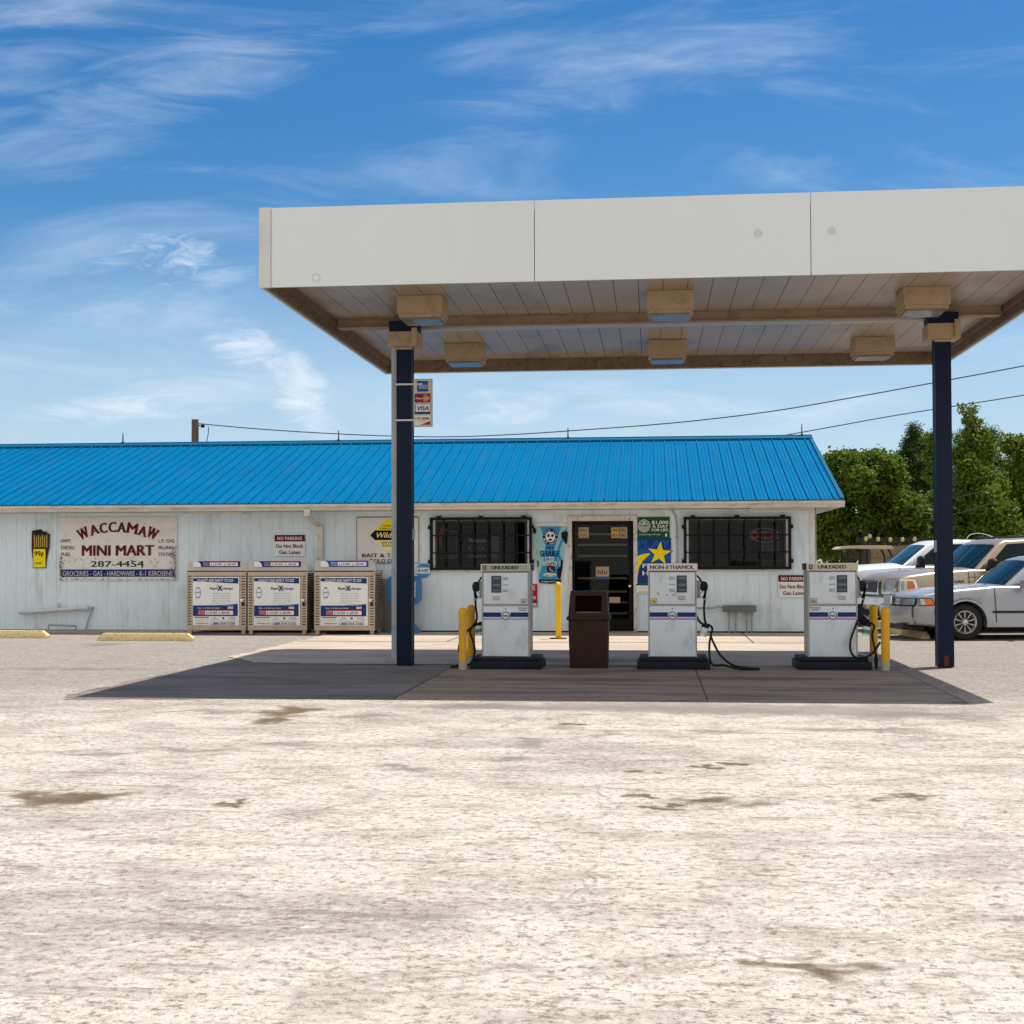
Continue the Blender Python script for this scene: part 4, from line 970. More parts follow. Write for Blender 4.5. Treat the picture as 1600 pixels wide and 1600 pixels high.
# ------------------------------------------------------------------ fuel pumps
def pump(px_c, py_b, lab, side, head_txt, head_col, head_ink, mark, grp='fuel pumps on the pad'):
    X, Y = atZ(px_c, py_b, .012); R = Vector((X, Y+.0, .012))
    t = thing('fuel_pump', lab, 'fuel pump', R, group=grp)
    s = side                                   # -1 nozzle to the left, 1 to the right
    yf = .10                                   # cabinet front plane behind the plinth front
    q = MB(); q.box(-.44, .455, .0, .72, 0, .10); q.box(-.41, .425, .03, .69, .10, .15); q.build('base', M['base'], t, bevel=.02)
    q = MB(); q.box(-.285, .285, yf+.012, yf+.44, .15, 1.21); q.build('cabinet', M['pumpside'], t, bevel=.006)
    q = MB(); q.box(-.30, -.285, yf, yf+.45, .15, 1.22); q.box(.285, .30, yf, yf+.45, .15, 1.22); q.box(-.285, .285, yf+.0, yf+.02, .785, .80); q.build('frame', M['pumpframe'], t)
    lo = MB(); lo.box(-.282, .282, yf-.004, yf+.011, .158, .778); lo = lo.build('lower_panel', M['pumpwhite'], t, bevel=.003)
    up_ = MB(); up_.box(-.278, .278, yf-.004, yf+.011, .806, 1.195); up_ = up_.build('upper_panel', M['pumpwhite'], t, bevel=.003)
    q = MB(); q.box(-.31, .31, yf-.02, yf+.46, 1.215, 1.305); hd = q.build('header', M['trim'], t, bevel=.004)
    f = lambda x, z: (x, z)
    Bh = Board(hd, f, yf-.021)
    Bh.R(head_col, -.295, 1.226, .295, 1.294, 1)
    if mark: Bh.R('maroon', -.285, 1.233, -.24, 1.288, 2); Bh.T('white', 'O', -.275, 1.282, -.25, 1.244, .02, lv=3); Bh.T(head_ink, head_txt, -.175, 1.239, .165, 1.284, .06)
    else: Bh.T(head_ink, head_txt, -.275, 1.237, .270, 1.286, .07)
    Bh.done()
    q = MB(); q.box(-s*.31, -s*.318, yf+.02, yf+.45, 1.22, 1.30); q.build('header_end', M['black'], hd)
    # display
    dx0, dx1 = (-.178, -.053) if s < 0 else (.052, .178)
    q = MB(); q.box(dx0, dx1, yf-.010, yf-.0045, .947, 1.158); d = q.build('display', M['display'], up_, bevel=.002)
    q = MB()
    for za, zb in ((1.113,1.142),(1.028,1.056),(.967,.985)): q.rectf(dx0+.022, za, dx1-.014, zb, yf-.0115)
    q.build('number_window', M['lcd'], up_)
    Bu = Board(up_, f, yf-.0045)
    tx0, tx1 = (-.035, .035) if s < 0 else (-.04, .03)
    for words, z in ((('TOTAL','SALE'),1.142), (('GALLONS',),1.052), (('PRICE','PER GAL'),.99)):
        for i, wd in enumerate(words): Bu.T('black', wd, tx0, z-.021*i, tx1, z-.014-.021*i, .04 if z > 1.1 else .02)
    lx = (dx0+dx1)/2-.0
    for i, wd in enumerate(('PLEASE', 'BEFORE', 'PUMPING')): Bu.T('red', wd, lx-.045, .905-.02*i, lx+.045, .893-.02*i, .03)
    ox = (.195, .258) if s < 0 else (-.262, -.195)
    Bu.R('black', ox[0]-.004, .818, ox[1]+.004, .872, 1); Bu.R('yellow' if not mark else 'cream', ox[0], .822, ox[1], .868, 2); Bu.T('black', '90' if not mark else '87', ox[0]+.014, .848, ox[1]-.014, .828, .05, lv=3)
    if not mark:
        for pts in ([(-.19,.95),(-.175,.925),(-.155,.918)], [(-.08,.918),(-.05,.912)], [(.0,.918),(.02,.915),(.03,.93)]): Bu.L('black', pts, .007, 1)
        Bu.E('grey', -.178, 1.176, .006, .006, 1)
    for xx, zz in ((-.15,1.03),(.12,1.02),(-.2,.99)): Bu.E('lightgrey', xx*s, zz, .004, .004, 1)
    Bu.done()
    Bl = Board(lo, f, yf-.0045)
    Bl.R('darkblue', -.282, .645, -.058, .702, 1); Bl.R('darkblue', .058, .645, .282, .702, 1)
    Bl.R('pink' if s > 0 else 'pinkgrey', -.282, .610, -.045, .633, 1); Bl.R('pink' if s > 0 else 'pinkgrey', .045, .610, .282, .633, 1)
    Bl.E('darkblue', 0, .660, .052, .052, 1); Bl.E('white', 0, .660, .041, .041, 2); Bl.T('darkblue', 'PURE', -.031, .674, .031, .646, .05, lv=3); Bl.E('black', 0, .748, .008, .008, 1)
    if mark:
        m0 = (.155, .28) if s < 0 else (-.275, -.145)
        Bl.T('black', 'METHANOL', m0[0], .764, m0[1], .748, .05); Bl.T('black', 'BLEND', m0[0]+.02, .738, m0[1]-.02, .722, .05)
    Bl.done()
    # nozzle boot and nozzle
    q = MB(); q.box(s*.301, s*.345, yf+.12, yf+.30, .87, 1.09); q.build('nozzle_boot', M['slabside'], t, bevel=.01)
    N = lambda x, z: (s*x, z)
    q = MB()
    body = [N(.352,1.055), N(.385,1.085), N(.425,1.075), N(.445,1.03), N(.44,.985), N(.425,.95), N(.418,.87), N(.375,.87), N(.372,.89), N(.405,.90), N(.402,.965), N(.375,.955), N(.345,.98)]
    q.prism(body, yf+.17, yf+.235); nz_ = q.build('nozzle', M['black'], t, bevel=.008)
    q = MB(); q.tube([(s*.37, yf+.20, 1.06), (s*.34, yf+.20, 1.12), (s*.305, yf+.20, 1.155)], .012, 8); q.build('spout', M['black'], nz_)
    q = MB(); q.tube([(s*.372, yf+.20, .885), (s*.345, yf+.20, .895), (s*.35, yf+.20, .93), (s*.385, yf+.20, .962)], .006, 6); q.build('trigger_guard', M['slabside'], nz_)
    q = MB(); q.tube([(s*.405, yf+.20, .872), (s*.405, yf+.20, .845)], .018, 10); q.build('swivel', M['galv'], nz_)
    return t, yf
def smooth(pts, n=6):
    P = [Vector(p) for p in pts]; P = [P[0]*2-P[1]]+P+[P[-1]*2-P[-2]]; o = []
    for i in range(1, len(P)-2):
        for k in range(n):
            u = k/n; a, b, c, d = P[i-1], P[i], P[i+1], P[i+2]
            o.append(.5*((2*b)+(c-a)*u+(2*a-5*b+4*c-d)*u*u+(3*b-3*c+d-a)*u**3))
    o.append(P[-2]); return o
def hose(t, pts, r=.014, name='hose'): q = MB(); q.tube(smooth(pts), r, 10); return q.build(name, M['black'], t)
def can(t, x, y, z, tilt, band, nm='hose_canister'):
    q = MB(); a = Vector((x, y, z)); d = Vector((math.sin(tilt), 0, -math.cos(tilt))); q.tube([a, a+d*.115], .045, 18); c = q.build(nm, M['paper'], t)
    q = MB(); q.tube([a-d*.035, a+d*.004], .047, 18); q.build('cap', M['black'], c)
    q = MB(); q.tube([a+d*.045, a+d*.09], .0458, 18); q.build('label_band', band, c)
teal = flat('teal_band', (.05,.32,.28))
p1, yf = pump(789.0, 1046, 'fuel pump with pale green unleaded header and nozzle on its left side', -1, 'UNLEADED', 'palegreen', 'black', True)
hose(p1, [(-.405,yf+.2,.85),(-.40,yf+.2,.75),(-.385,yf+.18,.62),(-.42,yf+.1,.53),(-.49,yf-.02,.46),(-.55,yf-.1,.36),(-.58,yf-.08,.24),(-.56,yf-.02,.12),(-.60,yf+.0,.04),(-.70,yf+.05,.02),(-.62,yf+.15,.02),(-.50,yf+.16,.03),(-.44,yf+.10,.08),(-.40,yf+.08,.20),(-.415,yf+.08,.32),(-.46,yf+.1,.45),(-.42,yf+.12,.53),(-.33,yf+.14,.56),(-.29,yf+.16,.60)], .014)
can(p1, -.36, yf+.12, .535, .22, teal)
p2, yf = pump(1051.5, 1046.5, 'fuel pump with white header reading non-ethanol in red, right of the trash bin', 1, 'NON-ETHANOL', 'paper' if 0 else 'white', 'maroon', False)
hose(p2, [(.405,yf+.2,.85),(.395,yf+.2,.75),(.40,yf+.18,.62),(.415,yf+.12,.55),(.45,yf+.1,.54)], .014)
hose(p2, [(.295,yf+.16,.66),(.33,yf+.14,.59),(.38,yf+.12,.55),(.45,yf+.1,.54),(.49,yf+.08,.50),(.475,yf+.06,.43),(.45,yf+.02,.30),(.455,yf-.04,.12),(.50,yf-.10,.06),(.62,yf-.12,.06),(.80,yf-.16,.02),(1.0,yf-.16,.018),(1.04,yf-.08,.018),(.90,yf-.02,.02),(.72,yf-.0,.06),(.58,yf+.02,.18),(.50,yf+.04,.33),(.465,yf+.06,.42)], .014)
can(p2, .40, yf+.06, .515, -.28, flat('white_band', (.66,.66,.66)))
p3, yf = pump(1303.5, 1047, 'fuel pump with cream unleaded header and scratched lower panel, nearest the cars', 1, 'UNLEADED', 'cream', 'black', True)
hose(p3, [(.40,yf+.2,.85),(.375,yf+.2,.76),(.345,yf+.1,.68),(.27,yf-.05,.54),(.205,yf-.08,.38),(.20,yf-.08,.24),(.26,yf-.08,.155),(.36,yf-.08,.15),(.47,yf-.06,.21),(.56,yf-.05,.34)], .014)
hose(p3, [(.33,yf+.16,.62),(.38,yf+.14,.59),(.46,yf+.1,.57),(.51,yf+.08,.53),(.485,yf+.07,.42),(.51,yf+.05,.26),(.52,yf+.02,.16)], .013)
q = MB(); q.tube([(.52,yf+.02,.20),(.52,yf+.02,.12),(.52,yf,.01)], [.012,.026,.016], 10); q.build('hose_end', M['black'], p3)
can(p3, .42, yf+.06, .53, -.18, teal)
q = MB(); rs = random.Random(5)
for a in [[(-.12,.26),(-.05,.30),(.0,.30),(.03,.28)], [(-.05,.30),(-.045,.20)], [(.03,.30),(.035,.12)], [(.05,.24),(.04,.16)]]:
    for (xa, za), (xb, zb) in zip(a, a[1:]): q.add([(xa,-.002,za),(xb,-.002,zb),(xb+.003,-.002,zb+.003),(xa+.003,-.002,za+.003)], [(0,1,2,3)])
q.v = [(x, .10-.006, z+.10) for x, y, z in q.v]; q.build('scratches', PR['lightgrey'], p3)

# bollards
def bollard(px, py, h, lab, r=.052, mt='yellow', foot=False):
    X, Y = atZ(px, py, .012)
    t = thing('bollard', lab, 'bollard', (X, Y+r, .012), group='yellow bollards')
    q = MB(); q.lathe([(r,0),(r,h-.06)], (0,0,0), 22); q.build('post', M[mt], t)
    q = MB(); q.lathe([(r+.004,h-.062),(r+.006,h-.02),(r*.85,h+.006),(r*.45,h+.022),(0,h+.026)], (0,0,0), 22); q.build('cap', M[mt], t)
    q = MB(); q.lathe([(r+.001,.0),(r+.001,.10),(r+.0012,.10)], (0,0,0), 22); q.build('bare_foot', flat('bare_foot_paint', (.42,.40,.34)), t) if not foot else None
    if foot: q = MB(); q.box(-.14,.14,-.10,.10,0,.012); q.build('base_plate', M['rust'], t)
    return t
bollard(722.3, 1046.5, .74, 'chipped yellow bollard in front, left of the green headed pump')
bollard(735.5, 1036, .74, 'worn yellow bollard standing just behind another, left of the green headed pump')
bollard(1366.5, 1037.5, .74, 'yellow bollard partly behind the hose canister, beside the cream headed pump')
bollard(1385, 1048, .745, 'yellow bollard with pale foot, rightmost by the cream headed pump')
bollard(872.3, 998, .94, 'clean bright yellow bollard close to the wall, under the cup poster', .047, 'yellownew', True)

# trash bin
X, Y = atZ(919.5, 1044.5, .012)
tb = thing('trash_bin', 'dark brown square litter bin with hooded top between the pumps', 'trash bin', (X, Y, .012))
q = MB(); w0, w1 = .235, .255
def frustum(q, a0, a1, z0, z1, y0=0, dpt=.5, da=0.):
    q.add([(-a0,y0,z0),(a0,y0,z0),(a0,y0+dpt,z0),(-a0,y0+dpt,z0),(-a1,y0-da,z1),(a1,y0-da,z1),(a1,y0+dpt+da,z1),(-a1,y0+dpt+da,z1)],
          [(0,3,2,1),(4,5,6,7),(0,1,5,4),(1,2,6,5),(2,3,7,6),(3,0,4,7)])
frustum(q, .235, .250, 0, .60, 0, .5, .012); q.build('bin_body', M['bin'], tb, bevel=.015)
q = MB(); q.box(-.27, .27, -.03, .53, .60, .645); q.build('rim', M['bin'], tb, bevel=.012)
q = MB()   # hood with a real opening
zb, zt = .646, .96; 
def hood(x, z, f): return x
xo = .165; z0o, z1o = .69, .905
def yfh(z): return -.01+(z-zb)*.30
def xw(z): return .25-(z-zb)*.07
for (a, b, c, d) in ((-1,1,zb,z0o),(-1,1,z1o,zt)):
    q.add([(-xw(c),yfh(c),c),(xw(c),yfh(c),c),(xw(d),yfh(d),d),(-xw(d),yfh(d),d)], [(0,1,2,3)])
q.add([(-xw(z0o),yfh(z0o),z0o),(-xo,yfh(z0o),z0o),(-xo,yfh(z1o),z1o),(-xw(z1o),yfh(z1o),z1o)], [(0,1,2,3)])
q.add([(xo,yfh(z0o),z0o),(xw(z0o),yfh(z0o),z0o),(xw(z1o),yfh(z1o),z1o),(xo,yfh(z1o),z1o)], [(0,1,2,3)])
for sx in (-1, 1): q.add([(sx*xw(zb),yfh(zb),zb),(sx*xw(zt),yfh(zt),zt),(sx*xw(zt),.5-yfh(zt),zt),(sx*xw(zb),.5-yfh(zb),zb)], [(0,1,2,3)])
q.add([(-xw(zb),.51,zb),(xw(zb),.51,zb),(xw(zt),.5-yfh(zt),zt),(-xw(zt),.5-yfh(zt),zt)], [(3,2,1,0)])
q.add([(-xw(zt),yfh(zt),zt),(xw(zt),yfh(zt),zt),(xw(zt),.5-yfh(zt),zt),(-xw(zt),.5-yfh(zt),zt)], [(0,1,2,3)])
for (a, b) in (((-xo,z0o),(xo,z0o)),((xo,z0o),(xo,z1o)),((xo,z1o),(-xo,z1o)),((-xo,z1o),(-xo,z0o))):
    q.add([(a[0],yfh(a[1]),a[1]),(b[0],yfh(b[1]),b[1]),(b[0],yfh(b[1])+.05,b[1]),(a[0],yfh(a[1])+.05,a[1])], [(3,2,1,0)])
q.build('hood', M['bin'], tb)
q = MB(); q.box(-.20, .20, .10, .44, .648, .70); q.build('rubbish', flat('crumpled_paper', (.30,.19,.12)), tb, bevel=.02)

# ------------------------------------------------------------------ propane cabinets
def cage(px0, px1, py_top, py_mid, py_bot, lab, stripcol, root=None):
    Yc = 24.62
    x0 = atY(px0, 950, Yc)[0]; x1 = atY(px1, 950, Yc)[0]; zt = atY((px0+px1)/2, py_top, Yc)[1]; zm = atY((px0+px1)/2, py_mid, Yc)[1]; zb = .05
    R = Vector(((x0+x1)/2, Yc, .01)); t = thing('propane_cabinet', lab, 'gas cabinet', R, group='propane cabinets along the wall')
    hw = (x1-x0)/2; zm -= .01; zt -= .01; D = .74
    q = MB(); q.box(-hw+.03, hw-.03, .05, D-.02, .07, zm-.03); q.build('dark_inside', M['dark'], t)
    q = MB(); sl = .013
    # side walls as louvred strips
    for sx in (-1, 1):
        xx = sx*(hw-.012)
        q.box(xx-.012, xx+.012, .0+.03, .07, .07, zm); q.box(xx-.012, xx+.012, D-.05, D, .07, zm)
        n = 26
        for i in range(n):
            za = .08+(zm-.1)*i/n; q.box(xx-.010, xx+.010, .0701, D-.0501, za, za+(zm-.1)/n*.62)
    q.box(-hw, hw, .03, D, zm, zm+.02); q.build('side_panel', M['cage'], t)
    q = MB()  # door: perforated frame round the poster
    fx = hw*.81; z0p, z1p = zm-(zm-.07)*.915, zm-(zm-.07)*.09
    q.box(-hw, hw, 0, .029, .075, z0p-.02); q.box(-hw, hw, 0, .029, z1p+.025, zm)
    def slots(xa, xb, a, b, n, horiz):
        if not horiz:
            s_ = (b-a)/n
            q.box(xa, xa+(xb-xa)*.18, 0, .029, a, b); q.box(xb-(xb-xa)*.18, xb, 0, .029, a, b)
            for i in range(n): q.box(xa+(xb-xa)*.18, xb-(xb-xa)*.18, 0, .028, a+s_*i, a+s_*(i+.62))
        else:
            s_ = (xb-xa)/n
            for i in range(n): q.box(xa+s_*i, xa+s_*(i+.4), 0, .029, a, b)
    slots(-hw, -fx-.0, z0p-.02, z1p+.025, 19, False); slots(fx, hw, z0p-.02, z1p+.025, 19, False)
    slots(-fx, fx, z1p+.008, z1p+.025, 22, True)
    q.box(-fx, fx, .01, .029, z0p-.02, z1p+.008)
    dr = q.build('cabinet_door', M['cage'], t)
    q = MB(); q.box(-hw+.02, hw-.03, .03, .05, zm+.001, zt); q.box(-hw+.005, -hw+.02, .03, .11, zm+.001, zt-.03); q.box(hw-.03, hw-.01, .03, .11, zm+.001, zt-.03)
    hd = q.build('header', M['cagehead'], t)
    for sx in (-1, 1):
        for yy in (.02, D-.08): q = MB(); q.box(sx*hw*.9-.035, sx*hw*.9+.035, yy, yy+.06, 0, .074); q.build('leg', M['cage'], t)
    # latch with padlock
    q = MB(); q.lathe([(.0,-.03),(.03,-.028),(.035,-.004),(.035,0)], (hw*.86, 0, .62), 14, 'y'); la = q.build('latch', M['chrome'], t)
    q = MB(); q.box(hw*.90-.018, hw*.90+.022, -.045, -.012, .52, .585); q.build('padlock', M['black'], la, bevel=.006)
    # poster
    q = MB(); q.box(-fx+.01, fx-.02, -.006, -.0, z0p, z1p); po = q.build('poster', M['paper'], t)
    def f(x, y): return (-fx+.01+(x-195)/470*(2*fx-.03), z1p-(y-790)/490*(z1p-z0p))
    B = Board(po, f, -.0065)
    B.P('darkblue', [(199,800),(655,800),(655,856),(199,832)], 1); B.T('white', 'QUALITY AND SAFETY TO GO!', 243, 809, 604, 838, .03)
    B.P('darkblue', [(199,1078),(430,1076),(650,1062),(650,1186),(199,1186)], 1)
    B.T('maroon', 'Rapid', 370, 890, 452, 916, .04, shear=.25); B.T('maroon', 'change', 492, 892, 602, 916, .04, shear=.25); B.T('darkblue', 'X', 446, 874, 498, 930, .08, lv=3)
    B.L('lightgrey', [(430,885),(436,860),(448,884)], 4, 1)
    B.E('sky', 248, 950, 31, 50, 1); B.E('paper_white', 248, 950, 27, 46, 2); B.P('sky', [(232,906),(264,906),(262,892),(234,892)], 1); B.P('grey', [(224,944),(272,938),(272,948),(224,954)], 3); B.P('sky', [(226,990),(270,990),(264,1004),(232,1004)], 1)
    for i, s_ in enumerate(('Inspector Q Assures:', '15 Step Safety Process', 'Precision Auto-Filled', 'Quick & Easy Exchange')): B.T('grey', s_, (400,415,415,415)[i], 949+26*i, (574,584,570,586)[i], 959+26*i, .012 if i else .03); B.R('sky', 402, 976+26*(i-1), 409, 986+26*(i-1), 1) if i else None
    B.T('grey', 'Inspector Approved Quality', 372, 1052, 524, 1060, .0); B.T('white', 'propaneexchange.com', 490, 1070, 606, 1079, .0)
    B.R('lightgrey', 550, 1090, 605, 1112, 2)
    B.T('white', "Relax - it's Filled with Safety!", 246, 1096, 472, 1110, .01)
    B.R('red', 250, 1124, 318, 1172, 2); 
    for i, s_ in enumerate(('Propane', 'Cylinder', 'Exchange')): B.T('white', s_, 256, 1126+15*i, 312, 1137+15*i, .0, lv=3)
    B.R('red', 320, 1120, 603, 1132, 2); B.R('white', 320, 1132, 603, 1172, 2)
    B.T('black', '$', 332, 1144, 344, 1164, .02, lv=3); B.T('black', '19.99', 360, 1140, 440, 1166, .02, lv=3, shear=.25); B.T('black', '$', 460, 1144, 472, 1164, .02, lv=3); B.T('black', '49.99', 486, 1140, 568, 1166, .02, lv=3, shear=.25)
    B.R('red', 212, 1194, 358, 1203, 1)
    for i in range(3): B.R('lightgrey', 215, 1214+10*i, 350-30*(i == 2), 1217+10*i, 1)
    B.T('maroon', 'NO', 412, 1196, 436, 1204, .02); B.T('maroon', 'SMOKING', 390, 1210, 456, 1218, .03); B.P('black', [(506,1195),(520,1207),(506,1219),(492,1207)], 1)
    B.T('maroon', 'PROPANE', 562, 1196, 626, 1204, .03); B.T('maroon', 'FLAMMABLE', 552, 1211, 636, 1219, .03); B.R('red', 385, 1234, 635, 1237, 1)
    B.T('black', 'Emergency #:', 232, 1249, 358, 1264, .01); B.T('darkblue', '1.800.354.7250', 380, 1246, 622, 1274, .035)
    B.done()
    # price strip on the header
    z1s, z0s = zt-.005, zm+.09
    q = MB(); q.box(-hw*.80, hw*.78, .018, .0295, z0s, z1s); ps = q.build('price_strip', PR[stripcol], t)
    def f2(x, y): return (-hw*.80+(x-195)/470*(hw*1.58), z1s-(y-615)/70*(z1s-z0s))
    B = Board(ps, f2, .0175)
    B.P('white', [(196,617),(240,617),(262,632),(274,655),(278,684),(196,684)], 1)
    for i, s_ in enumerate(('Propane', 'Cylinder', 'Exchange')): B.T('white', s_, 298, 628+15*i, 356, 639+15*i, .01)
    B.R('red', 364, 620, 645, 631, 1); B.R('white', 364, 632, 645, 673, 1)
    B.T('black', '$', 376, 648, 388, 668, .02); B.T('black', '19.99', 402, 642, 480, 666, .02, shear=.25); B.T('black', '$', 511, 648, 523, 668, .02); B.T('black', '49.99', 540, 642, 620, 666, .02, shear=.25)
    B.done()
    return t
cage(291.5, 384.5, 876.5, 893.5, 988, 'aluminium propane cabinet nearest the yellow wheel stop, leftmost of the three', 'navy')
cage(387, 479.5, 876.5, 893.5, 988, 'aluminium propane cabinet in the middle of the three along the wall', 'navy')
cage(491, 585.5, 875.5, 893.5, 988, 'aluminium propane cabinet with bright blue price strip, nearest the left post', 'blue')

# blue air machine and the pale panel behind the left post
Ya = 25.15
x0 = atY(604.5, 920, Ya)[0]; x1 = atY(654, 920, Ya)[0]; R = Vector(((x0+x1)/2, Ya, .01)); hw = (x1-x0)/2
am = thing('phone_kiosk', 'blue kiosk with octagonal hood and flared foot, mostly hidden behind the left post', 'kiosk', R)
zt = atY(630, 901, Ya)[1]; zm = atY(630, 945, Ya)[1]
bl = flat('kiosk_blue', (.015,.16,.42), .35); c_ = hw*.22
q = MB(); q.prism([(-hw,zm+.08),(-hw,zt-.08),(-hw+c_,zt),(hw-c_,zt),(hw,zt-.08),(hw,zm+.08),(hw-c_,zm),(-hw+c_,zm)], 0, .36); q.build('hood', bl, am, bevel=.01)
q = MB(); q.box(-.13, .13, .08, .30, .12, zm-.001); q.build('pedestal', M['slabside'], am, bevel=.006)
q = MB(); q.add([(-hw,-.05,0),(hw,-.05,0),(hw,.42,0),(-hw,.42,0),(-.16,.04,.16),(.16,.04,.16),(.16,.34,.16),(-.16,.34,.16)], [(0,3,2,1),(4,5,6,7),(0,1,5,4),(1,2,6,5),(2,3,7,6),(3,0,4,7)]); q.build('foot', bl, am, bevel=.01)
mb = MB(); text(mb, 'PHONE', hw-.07, (zt+zm)/2+.02, .035, .28, -.003, .03, rot=PI/2); mb.build('lettering', PR['white'], am)
x0, z1 = atY(597, 904, YW-.03); x1, z0 = atY(640, 987, YW-.03); R = Vector(((x0+x1)/2, YW-.03, z0))
wp = thing('wall_panel', 'plain pinkish grey board leaning flat on the wall behind the left post', 'panel', R)
q = MB(); q.box(x0-R.x, x1-R.x, 0, .02, 0, z1-z0); q.build('board', flat('pinkish_board', (.36,.32,.30)), wp)

# wheel stops
def wheel_stop(c, L, rz, lab):
    t = thing('wheel_stop', lab, 'wheel stop', (c[0], c[1], .004), rz, 'concrete wheel stops')
    q = MB(); h = .125; w_ = .085; e = .10
    vs = []
    for x, hh, ww in ((-L/2,.045,.07),(-L/2+e,h,.05),(L/2-e,h,.05),(L/2,.045,.07)):
        vs += [(x,-w_,0),(x,-ww,hh),(x,ww,hh),(x,w_,0)]
    q.add(vs, [(4*i+k, 4*i+4+k, 4*i+5+k, 4*i+1+k) for i in range(3) for k in range(3)]+[(0,1,2,3),(15,14,13,12)]+[(4*i,4*i+3,4*i+7,4*i+4) for i in range(3)])
    q.build('block', M['stop'], t, bevel=.008)
    for xx in (-L/2+.35, L/2-.35): q = MB(); q.lathe([(.0,.006),(.018,.006),(.02,0)], (xx,0,h-.002), 10); q.build('pin', M['rust'], t)
a = atZ(152, 1001); b = atZ(304, 1001); wheel_stop(((a[0]+b[0])/2, a[1]+.05), b[0]-a[0], 0, 'pale yellow concrete wheel stop left of the propane cabinets')
c = atZ(72, 997); wheel_stop((c[0]-.85, c[1]+.05), 1.75, 0, 'pale yellow concrete wheel stop by the pipe hoop at far left')
a = atZ(1437, 1003.5); b = atZ(1404, 985); wheel_stop(((a[0]+b[0])/2, (a[1]+b[1])/2), 2.1, math.radians(95), 'cracked yellow wheel stop in front of the silver sedan')
a = atZ(1402, 990.5); b = atZ(1372, 975); wheel_stop(((a[0]+b[0])/2, (a[1]+b[1])/2+.3), 2.0, math.radians(99), 'yellow wheel stop under the nose of the tan vehicle')

# ------------------------------------------------------------------ vehicles (nose towards -X, camera sees the -Y flank)
def arch(cx, r, z0, n=9, cz=None):
    """points over a wheel opening from front to back, clockwise seen from -Y"""
    cz = cz if cz is not None else .33
    a0 = math.acos(max(-1, min(1, (z0-cz)/r)))
    pts = []
    for i in range(n+1):
        a = -a0+2*a0*i/n
        pts.append((cx+r*math.sin(a), cz+r*math.cos(a)))
    return pts
def densify(pts, step=.16):
    o = []
    n = len(pts)
    for i in range(n):
        a, b = pts[i], pts[(i+1)%n]; o.append(a)
        d = math.hypot(b[0]-a[0], b[1]-a[1]); k = int(d/step)
        for j in range(1, k+1): t = j/(k+1); o.append((a[0]+(b[0]-a[0])*t, a[1]+(b[1]-a[1])*t))
    return o
def body_fn(Wd, xn, xr, zr, noser=.35, nosey=.16, crown=.035, tum=.10, rise=.62):
    def fn(x, z, u):
        au = abs(u)
        w = Wd
        # plan taper at the ends
        dn = max(0, 1-(x-xn)/noser/2.2); dr = max(0, 1-(xr-x)/.9)
        w *= 1-.09*dn**2-.05*dr**2
        # side curvature with height
        w *= 1-tum*max(0, (z-rise)/.5)**1.6-.04*max(0, (rise-.15-z)/.4)**2
        y = u*w
        fx = max(0, 1-(x-xn)/.8)
        x2 = x+nosey*fx*(au**2.6)
        z2 = z+(crown*(1-au**2.4) if z > zr else 0)
        return (x2, y, z2)
    return fn
US = [-1, -.985, -.95, -.88, -.76, -.6, -.4, -.2, 0, .2, .4, .6, .76, .88, .95, .985, 1]
INS = {1: .045, .985: .018, .95: .004}
def build_body(t, prof, fn, m, name='body', locked=None):
    prof = densify(prof); n = len(prof)
    a = sum(prof[i][0]*prof[(i+1)%n][1]-prof[(i+1)%n][0]*prof[i][1] for i in range(n))
    if a < 0: prof = prof[::-1]
    nor = []
    for i in range(n):
        p, q_ = prof[i-1], prof[(i+1)%n]; dx, dz = q_[0]-p[0], q_[1]-p[1]; l = math.hypot(dx, dz) or 1
        nor.append((dz/l, -dx/l))
    mb = MB(); vs = []
    for u in US:
        ins = INS.get(abs(u), 0)
        for (x, z), (nx, nz2) in zip(prof, nor):
            k = ins if (not locked or not locked(x, z)) else 0
            vs.append(fn(x-nx*k, z-nz2*k, u))
    fs = []
    for j in range(len(US)-1):
        for i in range(n): fs.append((j*n+i, j*n+(i+1)%n, (j+1)*n+(i+1)%n, (j+1)*n+i))
    mb.add(vs, fs, True); mb.add(vs[:n], [tuple(range(n-1,-1,-1))], True); mb.add(vs[-n:], [tuple(range(n))], True)
    o = mb.build(name, m, t, angle=50)
    b = bmesh.new(); b.from_mesh(o.data); bmesh.ops.remove_doubles(b, verts=b.verts, dist=1e-5)
    bmesh.ops.triangulate(b, faces=[f for f in b.faces if len(f.verts) > 4])
    bmesh.ops.recalc_face_normals(b, faces=b.faces)
    b.to_mesh(o.data); b.free()
    for p in o.data.polygons: p.use_smooth = True
    o.data.set_sharp_from_angle(angle=math.radians(62))
    return o
def gh_fn(zb, zt, wb, wt_, xf, xr, cf=.16, cr=.12, crown=.035):
    def fn(x, z, u):
        k = (z-zb)/(zt-zb); w = wb+(wt_-wb)*max(0, k)
        au = abs(u); mid = (xf+xr)/2
        x2 = x+(cf*(au**2.2) if x < mid else -cr*(au**2.2))*min(1, abs(x-mid)/(abs(xr-xf)/2))**2
        return (x2, u*w, z+crown*(1-au**2)*max(0, k)**2)
    return fn
